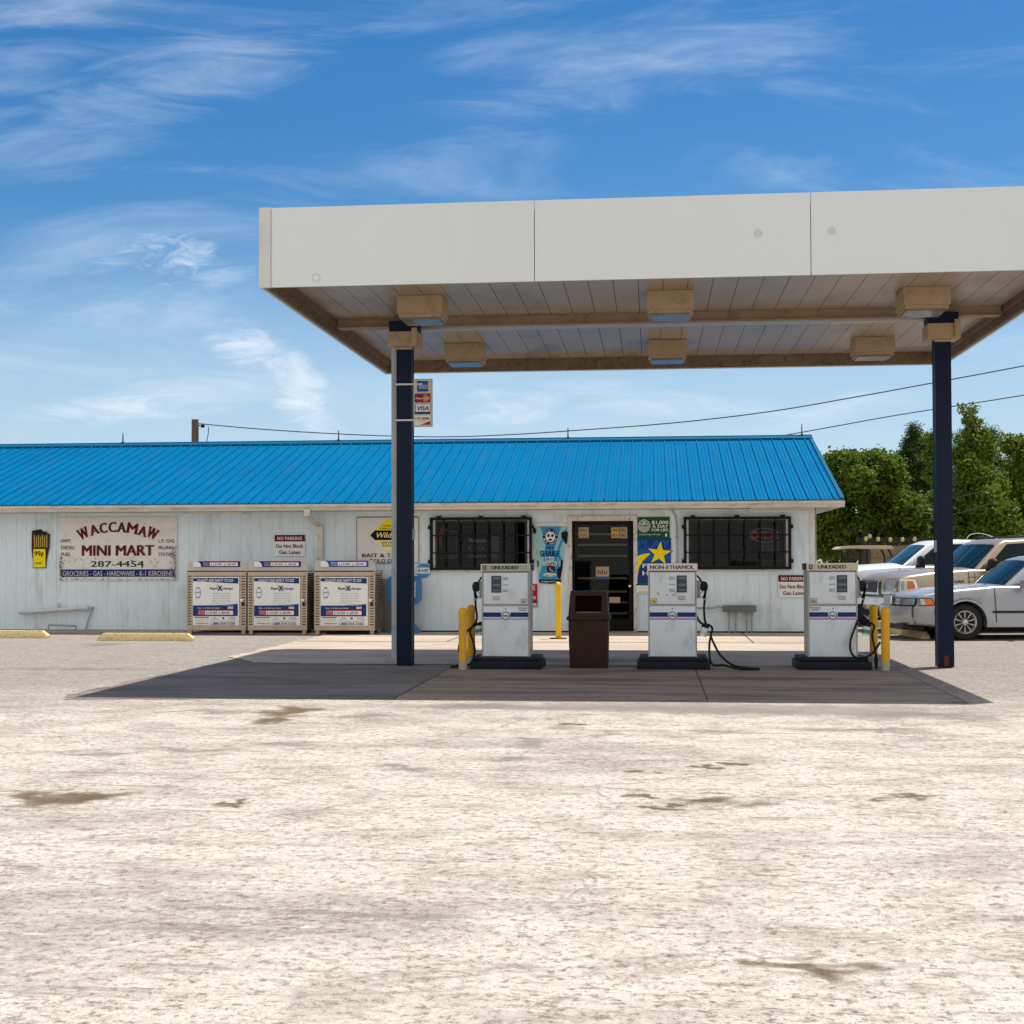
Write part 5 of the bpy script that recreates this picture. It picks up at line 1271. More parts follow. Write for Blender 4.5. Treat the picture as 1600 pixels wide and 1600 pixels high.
def patch(t, name, m, fn, pts4, u0=-.9, u1=.9, off=.006, nu=12, nv=5):
    """glass sheet across the car between two profile points"""
    (xa, za), (xb, zb) = pts4; dx, dz = xb-xa, zb-za; l = math.hypot(dx, dz); nx, nz2 = -dz/l, dx/l
    if nz2 < 0: nx, nz2 = -nx, -nz2
    mb = MB(); vs = []
    for j in range(nv+1):
        for i in range(nu+1):
            u = u0+(u1-u0)*i/nu; v = j/nv; x, y, z = fn(xa+dx*v, za+dz*v, u); vs.append((x+nx*off, y, z+nz2*off))
    fs = [(j*(nu+1)+i, j*(nu+1)+i+1, (j+1)*(nu+1)+i+1, (j+1)*(nu+1)+i) for j in range(nv) for i in range(nu)]
    mb.add(vs, fs, True); return mb.build(name, m, t)
def flank(t, name, m, fn, poly, side, off=.006, th=None):
    """polygon lying on the side surface of fn"""
    poly = densify(poly, .12)
    mb = MB(); vs = [fn(x, z, side) for x, z in poly]; vs = [(x, y+side*off, z) for x, y, z in vs]; n = len(vs)
    a = sum(poly[i][0]*poly[(i+1)%n][1]-poly[(i+1)%n][0]*poly[i][1] for i in range(n))
    ok = (a > 0) == (side < 0)
    mb.add(vs, [tuple(range(n)) if ok else tuple(range(n-1,-1,-1))]); return mb.build(name, m, t)
def wheel(t, x, y, r, w, rim, side, spokes, hubcol, white=False):
    q = MB(); s = side
    # outer face towards side
    o_ = -w if s < 0 else w
    prof_ = [(r*.62, 0), (r*.66, -.012), (r*.90, -.014), (r*.985, .012), (r, .05), (r, w-.05), (r*.97, w-.01), (r*.62, w)]
    if s < 0: q.lathe([(a, b) for a, b in prof_], (0, 0, 0), 36, 'y')
    else: q.lathe([(a, -b) for a, b in prof_][::-1], (0, 0, 0), 36, 'y')
    ty = q.build('wheel', M['tyre'], t, loc=(x, y, r))
    d = 1 if s < 0 else -1
    def lz(pr, nm, mm, par=ty):
        q = MB(); q.lathe([(r_, h_*d) for r_, h_ in pr][::(1 if s < 0 else -1)], (0, 0, 0), 36, 'y'); return q.build(nm, mm, par)
    lz([(rim*1.02, -.012), (rim*.98, -.016), (rim*.92, -.006), (rim*.86, .018), (rim*.84, .03)], 'rim', M[hubcol])
    lz([(rim*.84, .03), (rim*.6, .036), (rim*.25, .03), (0, .03)], 'wheel_disc', M['carblack'])
    lz([(rim*.27, .029), (rim*.25, .0), (rim*.16, -.010), (0, -.012)], 'hub_cap', M[hubcol])
    q = MB()
    for k in range(spokes):
        a = 2*PI*(k+.5)/spokes; wd = .055 if spokes > 8 else .17; r0, r1 = rim*.24, rim*.87
        q.add([(rr*math.cos(aa), hh*d, -rr*math.sin(aa)) for rr, aa, hh in ((r0, a-wd*1.2, .012), (r1, a-wd, .014), (r1, a+wd, .014), (r0, a+wd*1.2, .012))], [(0,1,2,3) if s < 0 else (3,2,1,0)])
    q.build('spokes', M[hubcol], ty)
    return ty
def blob(t, name, m, pts, y0, y1, bev=.01): q = MB(); q.prism(pts, y0, y1); return q.build(name, m, t, bevel=bev)
def mirror(t, x, y, z, side, m, s=1.):
    q = MB(); c = Vector((x, y+side*.15*s, z+.05*s)); n1, n2 = 14, 10; vs = []
    for j in range(n2+1):
        ph = PI*j/n2
        for i in range(n1):
            a = 2*PI*i/n1; e = lambda v, p: math.copysign(abs(v)**p, v)
            vs.append((c.x+.085*s*e(math.sin(ph)*math.cos(a), .8)*(1 if math.cos(a) < 0 else .45), c.y+.135*s*e(math.sin(ph)*math.sin(a), .7), c.z+.10*s*e(math.cos(ph), .7)))
    q.add(vs, [(j*n1+i, j*n1+(i+1)%n1, (j+1)*n1+(i+1)%n1, (j+1)*n1+i) for j in range(n2) for i in range(n1)], True)
    q.prism([(x-.10*s, z-.07*s), (x+.10*s, z-.07*s), (x+.03*s, z+.09*s)], y-.02 if side > 0 else y-side*(-.02), y+side*.05*s)
    o = q.build('wing_mirror', m, t)
    b = bmesh.new(); b.from_mesh(o.data); bmesh.ops.recalc_face_normals(b, faces=b.faces); b.to_mesh(o.data); b.free(); return o
def front_patch(t, name, m, fn, xf, za, zb, y0, y1, off=.008, n=10, thick=0):
    """patch on the nose: profile x given by xf(z)"""
    mb = MB(); vs = []; nz_ = 5
    for j in range(nz_+1):
        z = za+(zb-za)*j/nz_
        for i in range(n+1):
            u = y0+(y1-y0)*i/n; x, y, z2 = fn(xf(z), z, u); vs.append((x-off, y*(1.0+.002), z))
    fs = [(j*(n+1)+i, (j+1)*(n+1)+i, (j+1)*(n+1)+i+1, j*(n+1)+i+1) for j in range(nz_) for i in range(n)]
    mb.add(vs, fs, True); return mb.build(name, m, t)
def lerp(tab):
    def f(z):
        for (z0, x0), (z1, x1) in zip(tab, tab[1:]):
            if z <= z1: return x0+(x1-x0)*(z-z0)/(z1-z0)
        return tab[-1][1]
    return f
def seam(t, fn, pts, side, w=.006, m=None):
    q = MB(); pts = densify(pts+[pts[-1]], .1)
    P = [Vector(fn(x, z, side)) for x, z in pts]
    for a, b in zip(P, P[1:]):
        if (b-a).length < 1e-4: continue
        d = (b-a).normalized(); n = Vector((0, side, 0)); s_ = d.cross(n)*w; o = n*.004
        q.add([a+s_+o, b+s_+o, b-s_+o, a-s_+o], [(0,1,2,3), (3,2,1,0)])
    return q

def sedan(loc, rz):
    t = thing('parked_sedan', 'silver sedan with amber corner lights and chrome grille, parked nearest the camera', 'car', loc, rz, 'cars parked beside the store')
    # x = 0 at the front axle, wheels r .30
    R_ = .30; xr = 3.85; xn = -1.03; wbx = 2.68
    prof = [(-.98,.26), (-1.03,.40), (-1.03,.56), (-.985,.60), (-.96,.70), (-.90,.745), (-.55,.80), (0,.855), (.50,.895), (.62,.90), (3.0,.90), (3.55,.90), (3.78,.86), (3.84,.70), (3.86,.42), (3.78,.26), (wbx+.44,.22)]
    prof += list(reversed(arch(wbx, .37, .22, cz=R_))) + list(reversed(arch(0, .37, .22, cz=R_))) + [(-.50,.22)]
    lk = lambda x, z: z < .62 and (-.45 < x < .45 or wbx-.45 < x < wbx+.45) or z < .23
    fn = body_fn(.87, xn, xr, .8, .45, .20, .03, .11, .56)
    b = build_body(t, prof, fn, M['paint_silver'], locked=lk)
    g = gh_fn(.90, 1.36, .76, .60, .55, 3.25, .15, .12)
    gp = [(.56,.885), (1.22,1.33), (1.36,1.365), (1.9,1.385), (2.4,1.365), (2.62,1.33), (3.18,.885)]
    build_body(t, gp, g, M['paint_silver'], 'cabin')
    patch(t, 'windscreen', M['carglass'], g, ((.61,.9187), (1.17,1.2963)), -.93, .93, .010)
    patch(t, 'rear_window', M['carglass'], g, ((3.11,.93), (2.66,1.30)), -.9, .9)
    for s in (-1, 1):
        flank(t, 'side_window', M['carglass'], g, [(.86,.925), (1.32,1.30), (1.80,1.325), (1.82,.925)], s)
        flank(t, 'side_window', M['carglass'], g, [(1.90,.925), (1.89,1.325), (2.42,1.31), (2.82,.93)], s)
        for xx in (0, wbx): wheel(t, xx, s*.845, R_, .20, .19, s, 10, 'alloy')
        q = seam(t, fn, [(.50,.88),(.52,.30)], s); q2 = seam(t, fn, [(1.86,.88),(1.86,.30)], s); q.add(q2.v, q2.f); q.build('door_gap', M['carblack'], t)
        q = MB(); 
        flank(t, 'side_moulding', M['carblack'], fn, [(-.62,.455), (-.44,.455), (-.44,.485), (-.62,.485)], s, .008)
        flank(t, 'side_moulding', M['carblack'], fn, [(.46,.455), (3.55,.455), (3.55,.49), (.46,.49)], s, .008)
        q = MB(); q.add([(x_, s*(abs(y_)+.018), z_) for x_, y_, z_ in [fn(x, z, s) for x, z in arch(0, .385, .30, 12, R_)]]+[(x_, s*(abs(y_)+.018), z_) for x_, y_, z_ in [fn(x, z, s) for x, z in arch(0, .355, .30, 12, R_)]],
             [(i, i+1, i+14, i+13) for i in range(12)]+[(i+13, i+14, i+1, i) for i in range(12)]); q.build('arch_trim', M['paint_silver'], t)
        mirror(t, .98, s*.80, .90, s, M['paint_silver'], .8)
        q = MB(); q.box(1.45, 1.65, s*.845, s*.87, .72, .75); q.build('door_handle', M['carblack'], t)
    xf = lerp([(.26,-.98),(.40,-1.03),(.56,-1.03),(.60,-.985),(.70,-.96),(.745,-.90)])
    q = MB()
    gr = front_patch(t, 'grille', M['chrome'], fn, xf, .575, .75, -.26, .26, .045)
    front_patch(t, 'grille_mesh', flat('grille_grey', (.10,.10,.10), .4), fn, xf, .592, .735, -.235, .235, .050).parent = gr
    q = MB()
    for k in range(17):
        y = -.19+.38*k/16; q.box(-1.040, -1.020, y-.006, y+.006, .592, .735)
    q.build('grille_slats', M['chrome'], gr)
    for s in (-1, 1):
        u = sorted((s*.26, s*.995)); front_patch(t, 'lamp_surround', M['carblack'], fn, xf, .572, .703, u[0], u[1], .010)
        u = sorted((s*.29, s*.97)); front_patch(t, 'headlamp', M['headlamp'], fn, xf, .588, .692, u[0], u[1], .018)
        flank(t, 'lamp_surround', M['carblack'], fn, [(-.95,.572), (-.58,.585), (-.66,.70), (-.93,.708)], s, .009)
        flank(t, 'side_lamp', M['headlamp'], fn, [(-.94,.588), (-.80,.592), (-.84,.692), (-.92,.696)], s, .014)
        flank(t, 'corner_light', M['amber'], fn, [(-.80,.592), (-.61,.60), (-.68,.688), (-.84,.692)], s, .015)
    front_patch(t, 'bumper', M['paint_silver'], fn, xf, .36, .565, -.995, .995, .05, 16)
    q = MB(); vs = []
    for k in range(17):
        u = -.995+1.99*k/16; x, y, z = fn(-1.03, .5, u); vs += [(x-.05, y, .565), (x+.03, y, .572)]
    q.add(vs, [(2*i, 2*i+1, 2*i+3, 2*i+2) for i in range(16)]+[(2*i+2, 2*i+3, 2*i+1, 2*i) for i in range(16)], True); q.build('bumper_top', M['chrome'], t)
    q = MB(); q.box(-1.09, -1.0, -.12, .12, .43, .48); q.box(-.97, -.6, -.6, .6, .17, .27); q.build('air_dam', M['carblack'], t)
    q = MB(); q.tube([(-.90,0,.77),(-.90,0,.82)], .006, 6); q.tube([(-.90,-.02,.825),(-.90,.02,.825)], .01, 6); q.build('hood_ornament', M['chrome'], t)
    for s in (-1, 1):
        q = MB(); q.tube([(.50,s*.35-.1,.935),(.58,s*.35+.18,.955)], .010, 6); q.build('wiper', M['carblack'], t)
    q = MB(); q.box(.38, wbx-.36, -.74, .74, .18, .8); q.box(-.9, 3.6, -.45, .45, .20, .7); q.build('underbody', M['dark'], t)
    return t

def suv(loc, rz):
    t = thing('parked_suv', 'champagne coloured sport utility vehicle with big chrome framed grille, between the two other cars', 'car', loc, rz, 'cars parked beside the store')
    R_ = .355; xn = -.98; xr = 4.15; wbx = 3.02
    prof = [(-.88,.40), (-.95,.52), (-.96,.66), (-.90,.68), (-.92,.74), (-.90,.93), (-.84,1.0), (-.60,1.05), (0,1.115), (.58,1.15), (.66,1.155), (3.9,1.155), (4.08,1.10), (4.15,.75), (4.12,.42), (3.9,.33), (wbx+.52,.32)]
    prof += list(reversed(arch(wbx, .45, .32, cz=R_+.02))) + list(reversed(arch(0, .45, .32, cz=R_+.02))) + [(-.50,.36)]
    lk = lambda x, z: (z < .82 and (-.5 < x < .5 or wbx-.5 < x < wbx+.5)) or z < .34
    fn = body_fn(.95, xn, xr, 1.02, .4, .20, .045, .10, .78)
    b = build_body(t, prof, fn, M['paint_tan'], locked=lk)
    g = gh_fn(1.15, 1.70, .86, .72, .60, 4.10, .14, .05, .03)
    gp = [(.60,1.13), (1.22,1.64), (1.36,1.69), (2.2,1.72), (3.5,1.71), (3.85,1.67), (4.06,1.13)]
    build_body(t, gp, g, M['paint_tan'], 'cabin')
    patch(t, 'windscreen', M['carglass'], g, ((.65,1.171), (1.17,1.599)), -.93, .93, .012)
    for s in (-1, 1):
        flank(t, 'side_window', M['carglass'], g, [(.90,1.18), (1.02,1.30), (1.38,1.62), (1.80,1.645), (1.80,1.18)], s)
        flank(t, 'side_window', M['carglass'], g, [(1.90,1.18), (1.90,1.645), (2.72,1.645), (2.72,1.18)], s)
        flank(t, 'side_window', M['carglass'], g, [(2.82,1.18), (2.82,1.645), (3.66,1.63), (3.80,1.18)], s)
        for xx in (0, wbx): wheel(t, xx, s*.93, R_, .24, .21, s, 5, 'alloy')
        q = seam(t, fn, [(.60,1.12),(.62,.40)], s)
        for a in ([(.72,1.13),(.72,.42)], [(1.85,1.13),(1.85,.40)], [(.62,1.02),(3.9,1.02)]): q2 = seam(t, fn, a, s, .004); q.add(q2.v, q2.f)
        q.build('door_gap', M['carblack'], t)
        flank(t, 'lower_cladding', flat('tan_cladding', (.30,.26,.21)), fn, [(.50,.36), (2.5,.36), (2.5,.58), (.50,.58)], s, .008)
        q = MB(); n = 12
        A = [fn(x, z, s) for x, z in arch(0, .47, .42, n, R_+.02)]; B_ = [fn(x, z, s) for x, z in arch(0, .435, .42, n, R_+.02)]
        q.add([(x, s*(abs(y)+.012), z) for x, y, z in A]+[(x, s*(abs(y)+.010), z) for x, y, z in B_], [(i, i+1, i+n+2, i+n+1) for i in range(n)]+[(i+n+1, i+n+2, i+1, i) for i in range(n)]); q.build('arch_trim', M['chrome'], t)
        mirror(t, 1.02, s*.88, 1.20, s, M['carblack'], 1.05)
        q = MB(); q.box(1.50, 1.68, s*.925, s*.955, .94, .98); q.build('door_handle', M['carblack'], t)
        q = MB(); q.tube([(1.5,s*.62,1.76),(3.6,s*.62,1.765)], .014, 8); q.build('roof_rail', M['carblack'], t)
    q = MB(); u_ = -1; x, y, z = fn(.40, .90, -1); q.box(.32, .50, y-.012, y+.02, .93, .965); q.build('fender_badge', M['chrome'], t)
    xf = lerp([(.40,-.88),(.52,-.95),(.66,-.96),(.68,-.90),(.74,-.92),(.93,-.90),(1.0,-.84)])
    gr = front_patch(t, 'grille', M['chrome'], fn, xf, .695, .985, -.52, .52, .05)
    front_patch(t, 'grille_mesh', flat('grille_brown', (.055,.045,.038), .5), fn, xf, .735, .955, -.46, .46, .056).parent = gr
    q = MB(); q.lathe([(0,0),(.05,.0)], (-.985,0,.845), 16, 'x'); q.v = [(x_-.0, y_*1.6, z_) for x_, y_, z_ in q.v]; q.build('badge', M['chrome'], gr)
    for s in (-1, 1):
        u = sorted((s*.56, s*.99)); front_patch(t, 'lamp_surround', M['chrome'], fn, xf, .71, .985, u[0], u[1], .016)
        u = sorted((s*.59, s*.97)); hl = front_patch(t, 'headlamp', M['headlamp'], fn, xf, .745, .95, u[0], u[1], .024)
        flank(t, 'lamp_surround', M['chrome'], fn, [(-.88,.71), (-.50,.72), (-.45,.85), (-.50,.975), (-.86,.985)], s, .006)
        flank(t, 'corner_lamp', M['headlamp'], fn, [(-.87,.745), (-.60,.755), (-.60,.955), (-.85,.96)], s, .012)
        flank(t, 'indicator', M['amber'], fn, [(-.70,.755), (-.55,.765), (-.51,.85), (-.56,.95), (-.70,.955)], s, .018)
    bm_ = front_patch(t, 'bumper', M['chrome'], fn, xf, .50, .665, -.995, .995, .07, 16)
    q = MB(); vs = []
    for k in range(17):
        u = -.995+1.99*k/16; x, y, z = fn(-.95, .6, u); vs += [(x-.07, y, .665), (x+.10, y, .675)]
    q.add(vs, [(2*i, 2*i+1, 2*i+3, 2*i+2) for i in range(16)]+[(2*i+2, 2*i+3, 2*i+1, 2*i) for i in range(16)], True); q.build('bumper_top', M['carblack'], t)
    for s in (-1, 1): flank(t, 'bumper_end', M['chrome'], fn, [(-.90,.50),(-.56,.50),(-.54,.655),(-.90,.66)], s, .03)
    q = MB(); q.box(-.85, -.55, -.75, .75, .30, .50); q.box(-.4, 3.7, -.45, .45, .25, .9); q.box(.5, wbx-.46, -.8, .8, .27, 1.0); q.build('underbody', M['dark'], t)
    for s in (-1, 1):
        q = MB(); q.tube([(.56,s*.4-.2,1.20),(.62,s*.4+.2,1.215)], .010, 6); q.build('wiper', M['carblack'], t)
    return t

def pickup(loc, rz):
    t = thing('parked_pickup', 'white pickup truck with dark tinted windows, farthest of the three parked cars', 'pickup truck', loc, rz, 'cars parked beside the store')
    R_ = .36; xn = -.92; xr = 4.25; wbx = 3.2
    prof = [(-.82,.42), (-.90,.50), (-.90,.68), (-.86,.72), (-.84,.98), (-.78,1.06), (-.5,1.12), (0,1.17), (.60,1.205), (2.1,1.205), (2.12,1.16), (4.2,1.16), (4.25,1.10), (4.25,.50), (4.1,.42), (wbx+.52,.38)]
    prof += list(reversed(arch(wbx, .46, .38, cz=R_+.02))) + list(reversed(arch(0, .47, .38, cz=R_+.03))) + [(-.52,.40)]
    lk = lambda x, z: (z < .86 and (-.52 < x < .52 or wbx-.52 < x < wbx+.52)) or z < .40
    fn = body_fn(.90, xn, xr, 1.10, .4, .16, .06, .10, .80)
    build_body(t, prof, fn, M['paint_white'], locked=lk)
    g = gh_fn(1.20, 1.70, .80, .64, .55, 2.35, .12, .04, .03)
    gp = [(.50,1.18), (1.18,1.63), (1.34,1.69), (1.9,1.72), (2.6,1.70), (2.72,1.64), (2.80,1.16)]
    build_body(t, gp, g, M['paint_white'], 'cabin')
    patch(t, 'windscreen', M['carglass'], g, ((.56,1.2197), (1.15,1.610)), -.92, .92, .010)
    for s in (-1, 1):
        flank(t, 'side_window', M['carglass'], g, [(.86,1.235), (.98,1.34), (1.34,1.60), (1.50,1.64), (1.98,1.65), (1.98,1.235)], s)
        flank(t, 'side_window', M['carglass'], g, [(2.08,1.26), (2.08,1.64), (2.55,1.635), (2.60,1.26)], s)
        for xx in (0, wbx): wheel(t, xx, s*.88, R_, .24, .21, s, 5, 'alloy')
        q = seam(t, fn, [(.56,1.17),(.58,.46)], s)
        for a in ([(2.0,1.17),(2.0,.46)], [(2.75,1.16),(2.75,.46)]): q2 = seam(t, fn, a, s, .005); q.add(q2.v, q2.f)
        q.build('door_gap', M['carblack'], t)
        mirror(t, .98, s*.82, 1.25, s, M['carblack'], 1.1)
        q = MB(); A = [fn(x, z, s) for x, z in arch(0, .53, .50, 12, R_+.03)]; B_ = [fn(x, z, s) for x, z in arch(0, .465, .50, 12, R_+.03)]
        q.add([(x, s*(abs(y)+.035), z) for x, y, z in A]+[(x, s*(abs(y)+.05), z) for x, y, z in B_], [(i, i+1, i+14, i+13) for i in range(12)]+[(i+13, i+14, i+1, i) for i in range(12)], True); q.build('fender_flare', M['paint_white'], t)
        u = sorted((s*.50, s*.97)); front_patch(t, 'headlamp', M['headlamp'], fn, lerp([(.42,-.82),(.72,-.86),(.98,-.84)]), .80, .96, u[0], u[1], .012)
        q = MB(); q.box(1.74, 1.92, s*.87, s*.90, 1.0, 1.04); q.build('door_handle', M['carblack'], t)
    front_patch(t, 'grille', M['carblack'], fn, lerp([(.42,-.82),(.72,-.86),(.98,-.84)]), .76, .98, -.45, .45, .014)
    front_patch(t, 'bumper', M['chrome'], fn, lerp([(.42,-.86),(.72,-.90)]), .48, .70, -.99, .99, .05, 14)
    q = MB(); q.box(-.4, 3.9, -.45, .45, .28, .95); q.box(.52, wbx-.48, -.76, .76, .30, 1.1); q.build('underbody', M['dark'], t)
    q = MB(); q.tube(smooth([(2.0,-.50,1.69),(2.1,-.50,1.83),(2.35,-.50,1.86),(2.75,-.5,1.72)]), .006, 6); q.build('antenna', M['chrome'], t)
    return t

c = atZ(1509, 1001); sr = math.radians(8)
rot = lambda a, x, y: (x*math.cos(a)-y*math.sin(a), x*math.sin(a)+y*math.cos(a))
o = rot(sr, 0, -.86); sedan((c[0]-o[0], c[1]-o[1], .002), sr)
sv = math.radians(13); suv((atY(1441, 950, 26.0)[0]-0, 26.55, .002), sv)
sp_ = math.radians(6); pickup((atY(1352, 950, 28.4)[0], 29.0, .002), sp_)

# golf cart behind the pickup
GY = 33.0
gx = atY(1347, 856, GY)[0]; gz = atY(1347, 853, GY)[1]
gc = thing('golf_cart', 'golf cart with a tan canopy roof, standing behind the white pickup', 'golf cart', (gx, GY, .002), 0)
tanp = flat('tan_roof_plastic', (.55,.42,.28)); L = (atY(1390,856,GY)[0]-atY(1303,856,GY)[0])/2
q = MB(); q.prism([(-L,gz-.07),(-L+.1,gz-.02),(-L*.4,gz+.0),(L-.06,gz-.0),(L,gz-.05),(L-.02,gz-.085),(-L*.4,gz-.06),(-L+.04,gz-.09)], -.55, .55); q.build('cart_roof', tanp, gc, bevel=.02)
q = MB(); q.prism([(-L*.95,.30),(-L*.95,.62),(-L*.75,.80),(-L*.55,.80),(-L*.42,.36),(.0,.34),(.02,.66),(L*.62,.68),(L*.9,.78),(L*.95,.40),(L*.7,.28)], -.52, .52); q.build('cart_body', flat('cart_cream', (.55,.5,.4)), gc, bevel=.03)
q = MB(); q.box(.05, .55, -.48, .48, .665, .78); q.build('seat', M['black'], gc, bevel=.02); q = MB(); q.box(.52, .64, -.48, .48, .80, 1.12); q.build('backrest', M['black'], gc, bevel=.02)
for (xx, x2) in ((-L*.62, -L*.62), (L*.05, L*.05), (L*.93, L*.8)):
    for s in (-1, 1): q = MB(); q.tube(smooth([(xx,s*.50,.62),(xx,s*.50,gz-.3),(x2,s*.50,gz-.08)]), .022, 8); q.build('roof_post', M['carblack'], gc)
for xx in (-L*.72, L*.62):
    for s in (-1, 1): q = MB(); q.lathe([(.0,-.09),(.13,-.09),(.21,-.07),(.22,0),(.21,.07),(.13,.09),(0,.09)], (xx, s*.46, .22), 20, 'y'); q.build('wheel', M['tyre'], gc)
q = MB(); q.tube([(-L*.45,-.2,.8),(-L*.22,-.2,1.02)], .018, 8); q.lathe([(.15,0),(.165,.01),(.15,.02)], (-L*.22,-.2,1.02), 18, 'x'); q.build('steering_wheel', M['black'], gc)

# reed fence with globe lights behind the cars
FY = 40.0
x0 = atY(1361, 860, FY)[0]; x1 = atY(1452, 860, FY)[0]; zt = atY(1400, 848.5, FY)[1]
rf = thing('reed_fence', 'tan reed screen under a dark beam, behind the parked cars', 'fence', (x0, FY, 0)); Lf = x1-x0
q = MB(); nr = 46
for k in range(nr): xx = Lf*k/nr; q.tube([(xx+.02, .0, 0), (xx+.02, 0, zt-.06-.03*random.random())], Lf/nr*.46, 6, cap=False)
q.build('reed_panel', mat('reed', (.30,.235,.12), .8, var=.6, vscale=9, vcol=(.15,.12,.06), vstretch=(6,1,.4)), rf)
for k in range(5): q = MB(); q.box(Lf*k/4-.04, Lf*k/4+.04, .03, .11, 0, zt+.02); q.build('post', M['wood_old'], rf)
for zz in (.5, zt-1.1, zt-.75, zt-.42): q = MB(); q.box(0, Lf, -.045, -.028, zz, zz+.03); q.build('batten', flat('reed_batten', (.2,.14,.08)), rf)
q = MB(); q.box(-.4, Lf+.4, -.06, .14, zt+.021, zt+.16); q.build('beam', flat('dark_beam', (.035,.025,.02), .8), rf)
sl_ = thing('globe_light', 'pale round bulb on the dark beam over the reed screen, leftmost low one', 'light', (0,0,0))
def globe(px, py, Y, lab, first=None):
    X, Z = atY(px, py, Y)
    if first is None:
        return None
    return dup(first, (X, Y, Z), lab)
X, Z = atY(1372, 843, FY-.14); sl_.location = (X, FY-.14, Z); sl_['label'] = 'pale globe bulb over the left end of the reed screen beam'; sl_['group'] = 'globe bulbs along the beam'
q = MB(); q.lathe([(0,-.062),(.035,-.052),(.058,-.015),(.058,.015),(.04,.048),(.03,.08)], (0,0,0), 14); q.build('bulb', mat('unlit_bulb', (.50,.42,.16), .25, var=.1), sl_)
q = MB(); q.lathe([(.032,.075),(.032,.13),(0,.13)], (0,0,0), 10); q.build('socket', M['black'], sl_)
for px, py, lab in ((1391, 843.5, 'pale globe bulb second from the left above the reed screen'), (1410, 843.5, 'pale globe bulb near the middle of the reed screen beam'), (1429, 843, 'pale globe bulb nearest the pickup roof on the beam'), (1353, 842.5, 'pale globe bulb hanging clear of the beam, left of the reed screen'), (1359, 838.5, 'pale globe bulb hanging highest, before the tree left of the reed screen')):
    globe(px, py, FY-.14, lab, sl_)

# ------------------------------------------------------------------ trees
def leaf_mat(name, a, b, c):
    m = bpy.data.materials.new(name); m.use_nodes = True; t = NT(m.node_tree); t.n.clear()
    out = t.new('ShaderNodeOutputMaterial'); geo = t.new('ShaderNodeNewGeometry'); co = t.new('ShaderNodeTexCoord').outputs['Object']
    n = t.noise(co, .9, 3, .5); r = geo.outputs['Random Per Island']
    col = t.mix(t.ramp(r, .1, .9), a, b); col = t.mix(t.math('MULTIPLY', t.ramp(n, .45, .62), .7), col, c)
    d = t.new('ShaderNodeBsdfPrincipled'); t.l.new(col, d.inputs['Base Color']); d.inputs['Roughness'].default_value = .6; d.inputs['Specular IOR Level'].default_value = .2
    tr = t.new('ShaderNodeBsdfTranslucent'); t.l.new(t.mix(.5, col, (.22,.36,.02)), tr.inputs[0])
    mx = t.new('ShaderNodeMixShader'); mx.inputs[0].default_value = .32; t.l.new(d.outputs[0], mx.inputs[1]); t.l.new(tr.outputs[0], mx.inputs[2]); t.l.new(mx.outputs[0], out.inputs[0])
    return m
LM = leaf_mat('leaf_green', (.05,.085,.008), (.12,.165,.013), (.15,.195,.018))
LP = leaf_mat('needle_green', (.018,.036,.010), (.03,.05,.014), (.04,.06,.018))
LY = leaf_mat('leaf_spring', (.07,.12,.012), (.13,.175,.016), (.15,.195,.025))
def foliage(blobs, n, size, seed, needle=False, shell=.55):
    """many small leaf blades grouped into sprays scattered over the outer half of each clump"""
    rg = np.random.default_rng(seed)
    B0 = np.array(blobs, float); sub = []
    for b in B0:                        # break each clump into smaller sprays with gaps between
        sub.append(np.r_[b[:3], b[3:6]*.55])
        m_ = 15
        for i in range(m_):
            d_ = rg.normal(size=3); d_ /= np.linalg.norm(d_)
            if d_[2] < -.6: d_[2] *= -1
            sub.append(np.r_[b[:3]+d_*b[3:6]*rg.uniform(.62, .95), b[3:6]*rg.uniform(.20, .36)])
    B_ = np.array(sub); wgt = (B_[:,3]*B_[:,4]+B_[:,4]*B_[:,5]+B_[:,3]*B_[:,5]); wgt[::16] *= .28; wgt /= wgt.sum()
    ns = n//7
    idx = rg.choice(len(B_), ns, p=wgt)
    d = rg.normal(size=(ns,3)); d /= np.linalg.norm(d, axis=1)[:,None]
    rad = shell+(1.06-shell)*rg.random(ns)**.55
    cen = B_[idx,:3]+d*B_[idx,3:6]*rad[:,None]
    cen += rg.normal(size=(ns,3))*.04*B_[idx,3:6]
    P = np.repeat(cen, 7, axis=0)+rg.normal(size=(ns*7,3))*size*1.25
    nn_ = len(P)
    nrm = np.repeat(d, 7, axis=0)*.6+rg.normal(size=(nn_,3))*.75; nrm[:,2] += .35; nrm /= np.linalg.norm(nrm, axis=1)[:,None]
    a = np.cross(nrm, rg.normal(size=(nn_,3))); a /= np.linalg.norm(a, axis=1)[:,None]; b = np.cross(nrm, a)
    s1 = size*rg.uniform(.6,1.25,nn_)[:,None]; s2 = s1*(.22 if needle else .58)
    V_ = np.stack([P-a*s1, P+b*s2+a*s1*.1, P+a*s1, P-b*s2+a*s1*.1], 1).reshape(-1,3)
    return V_, nn_
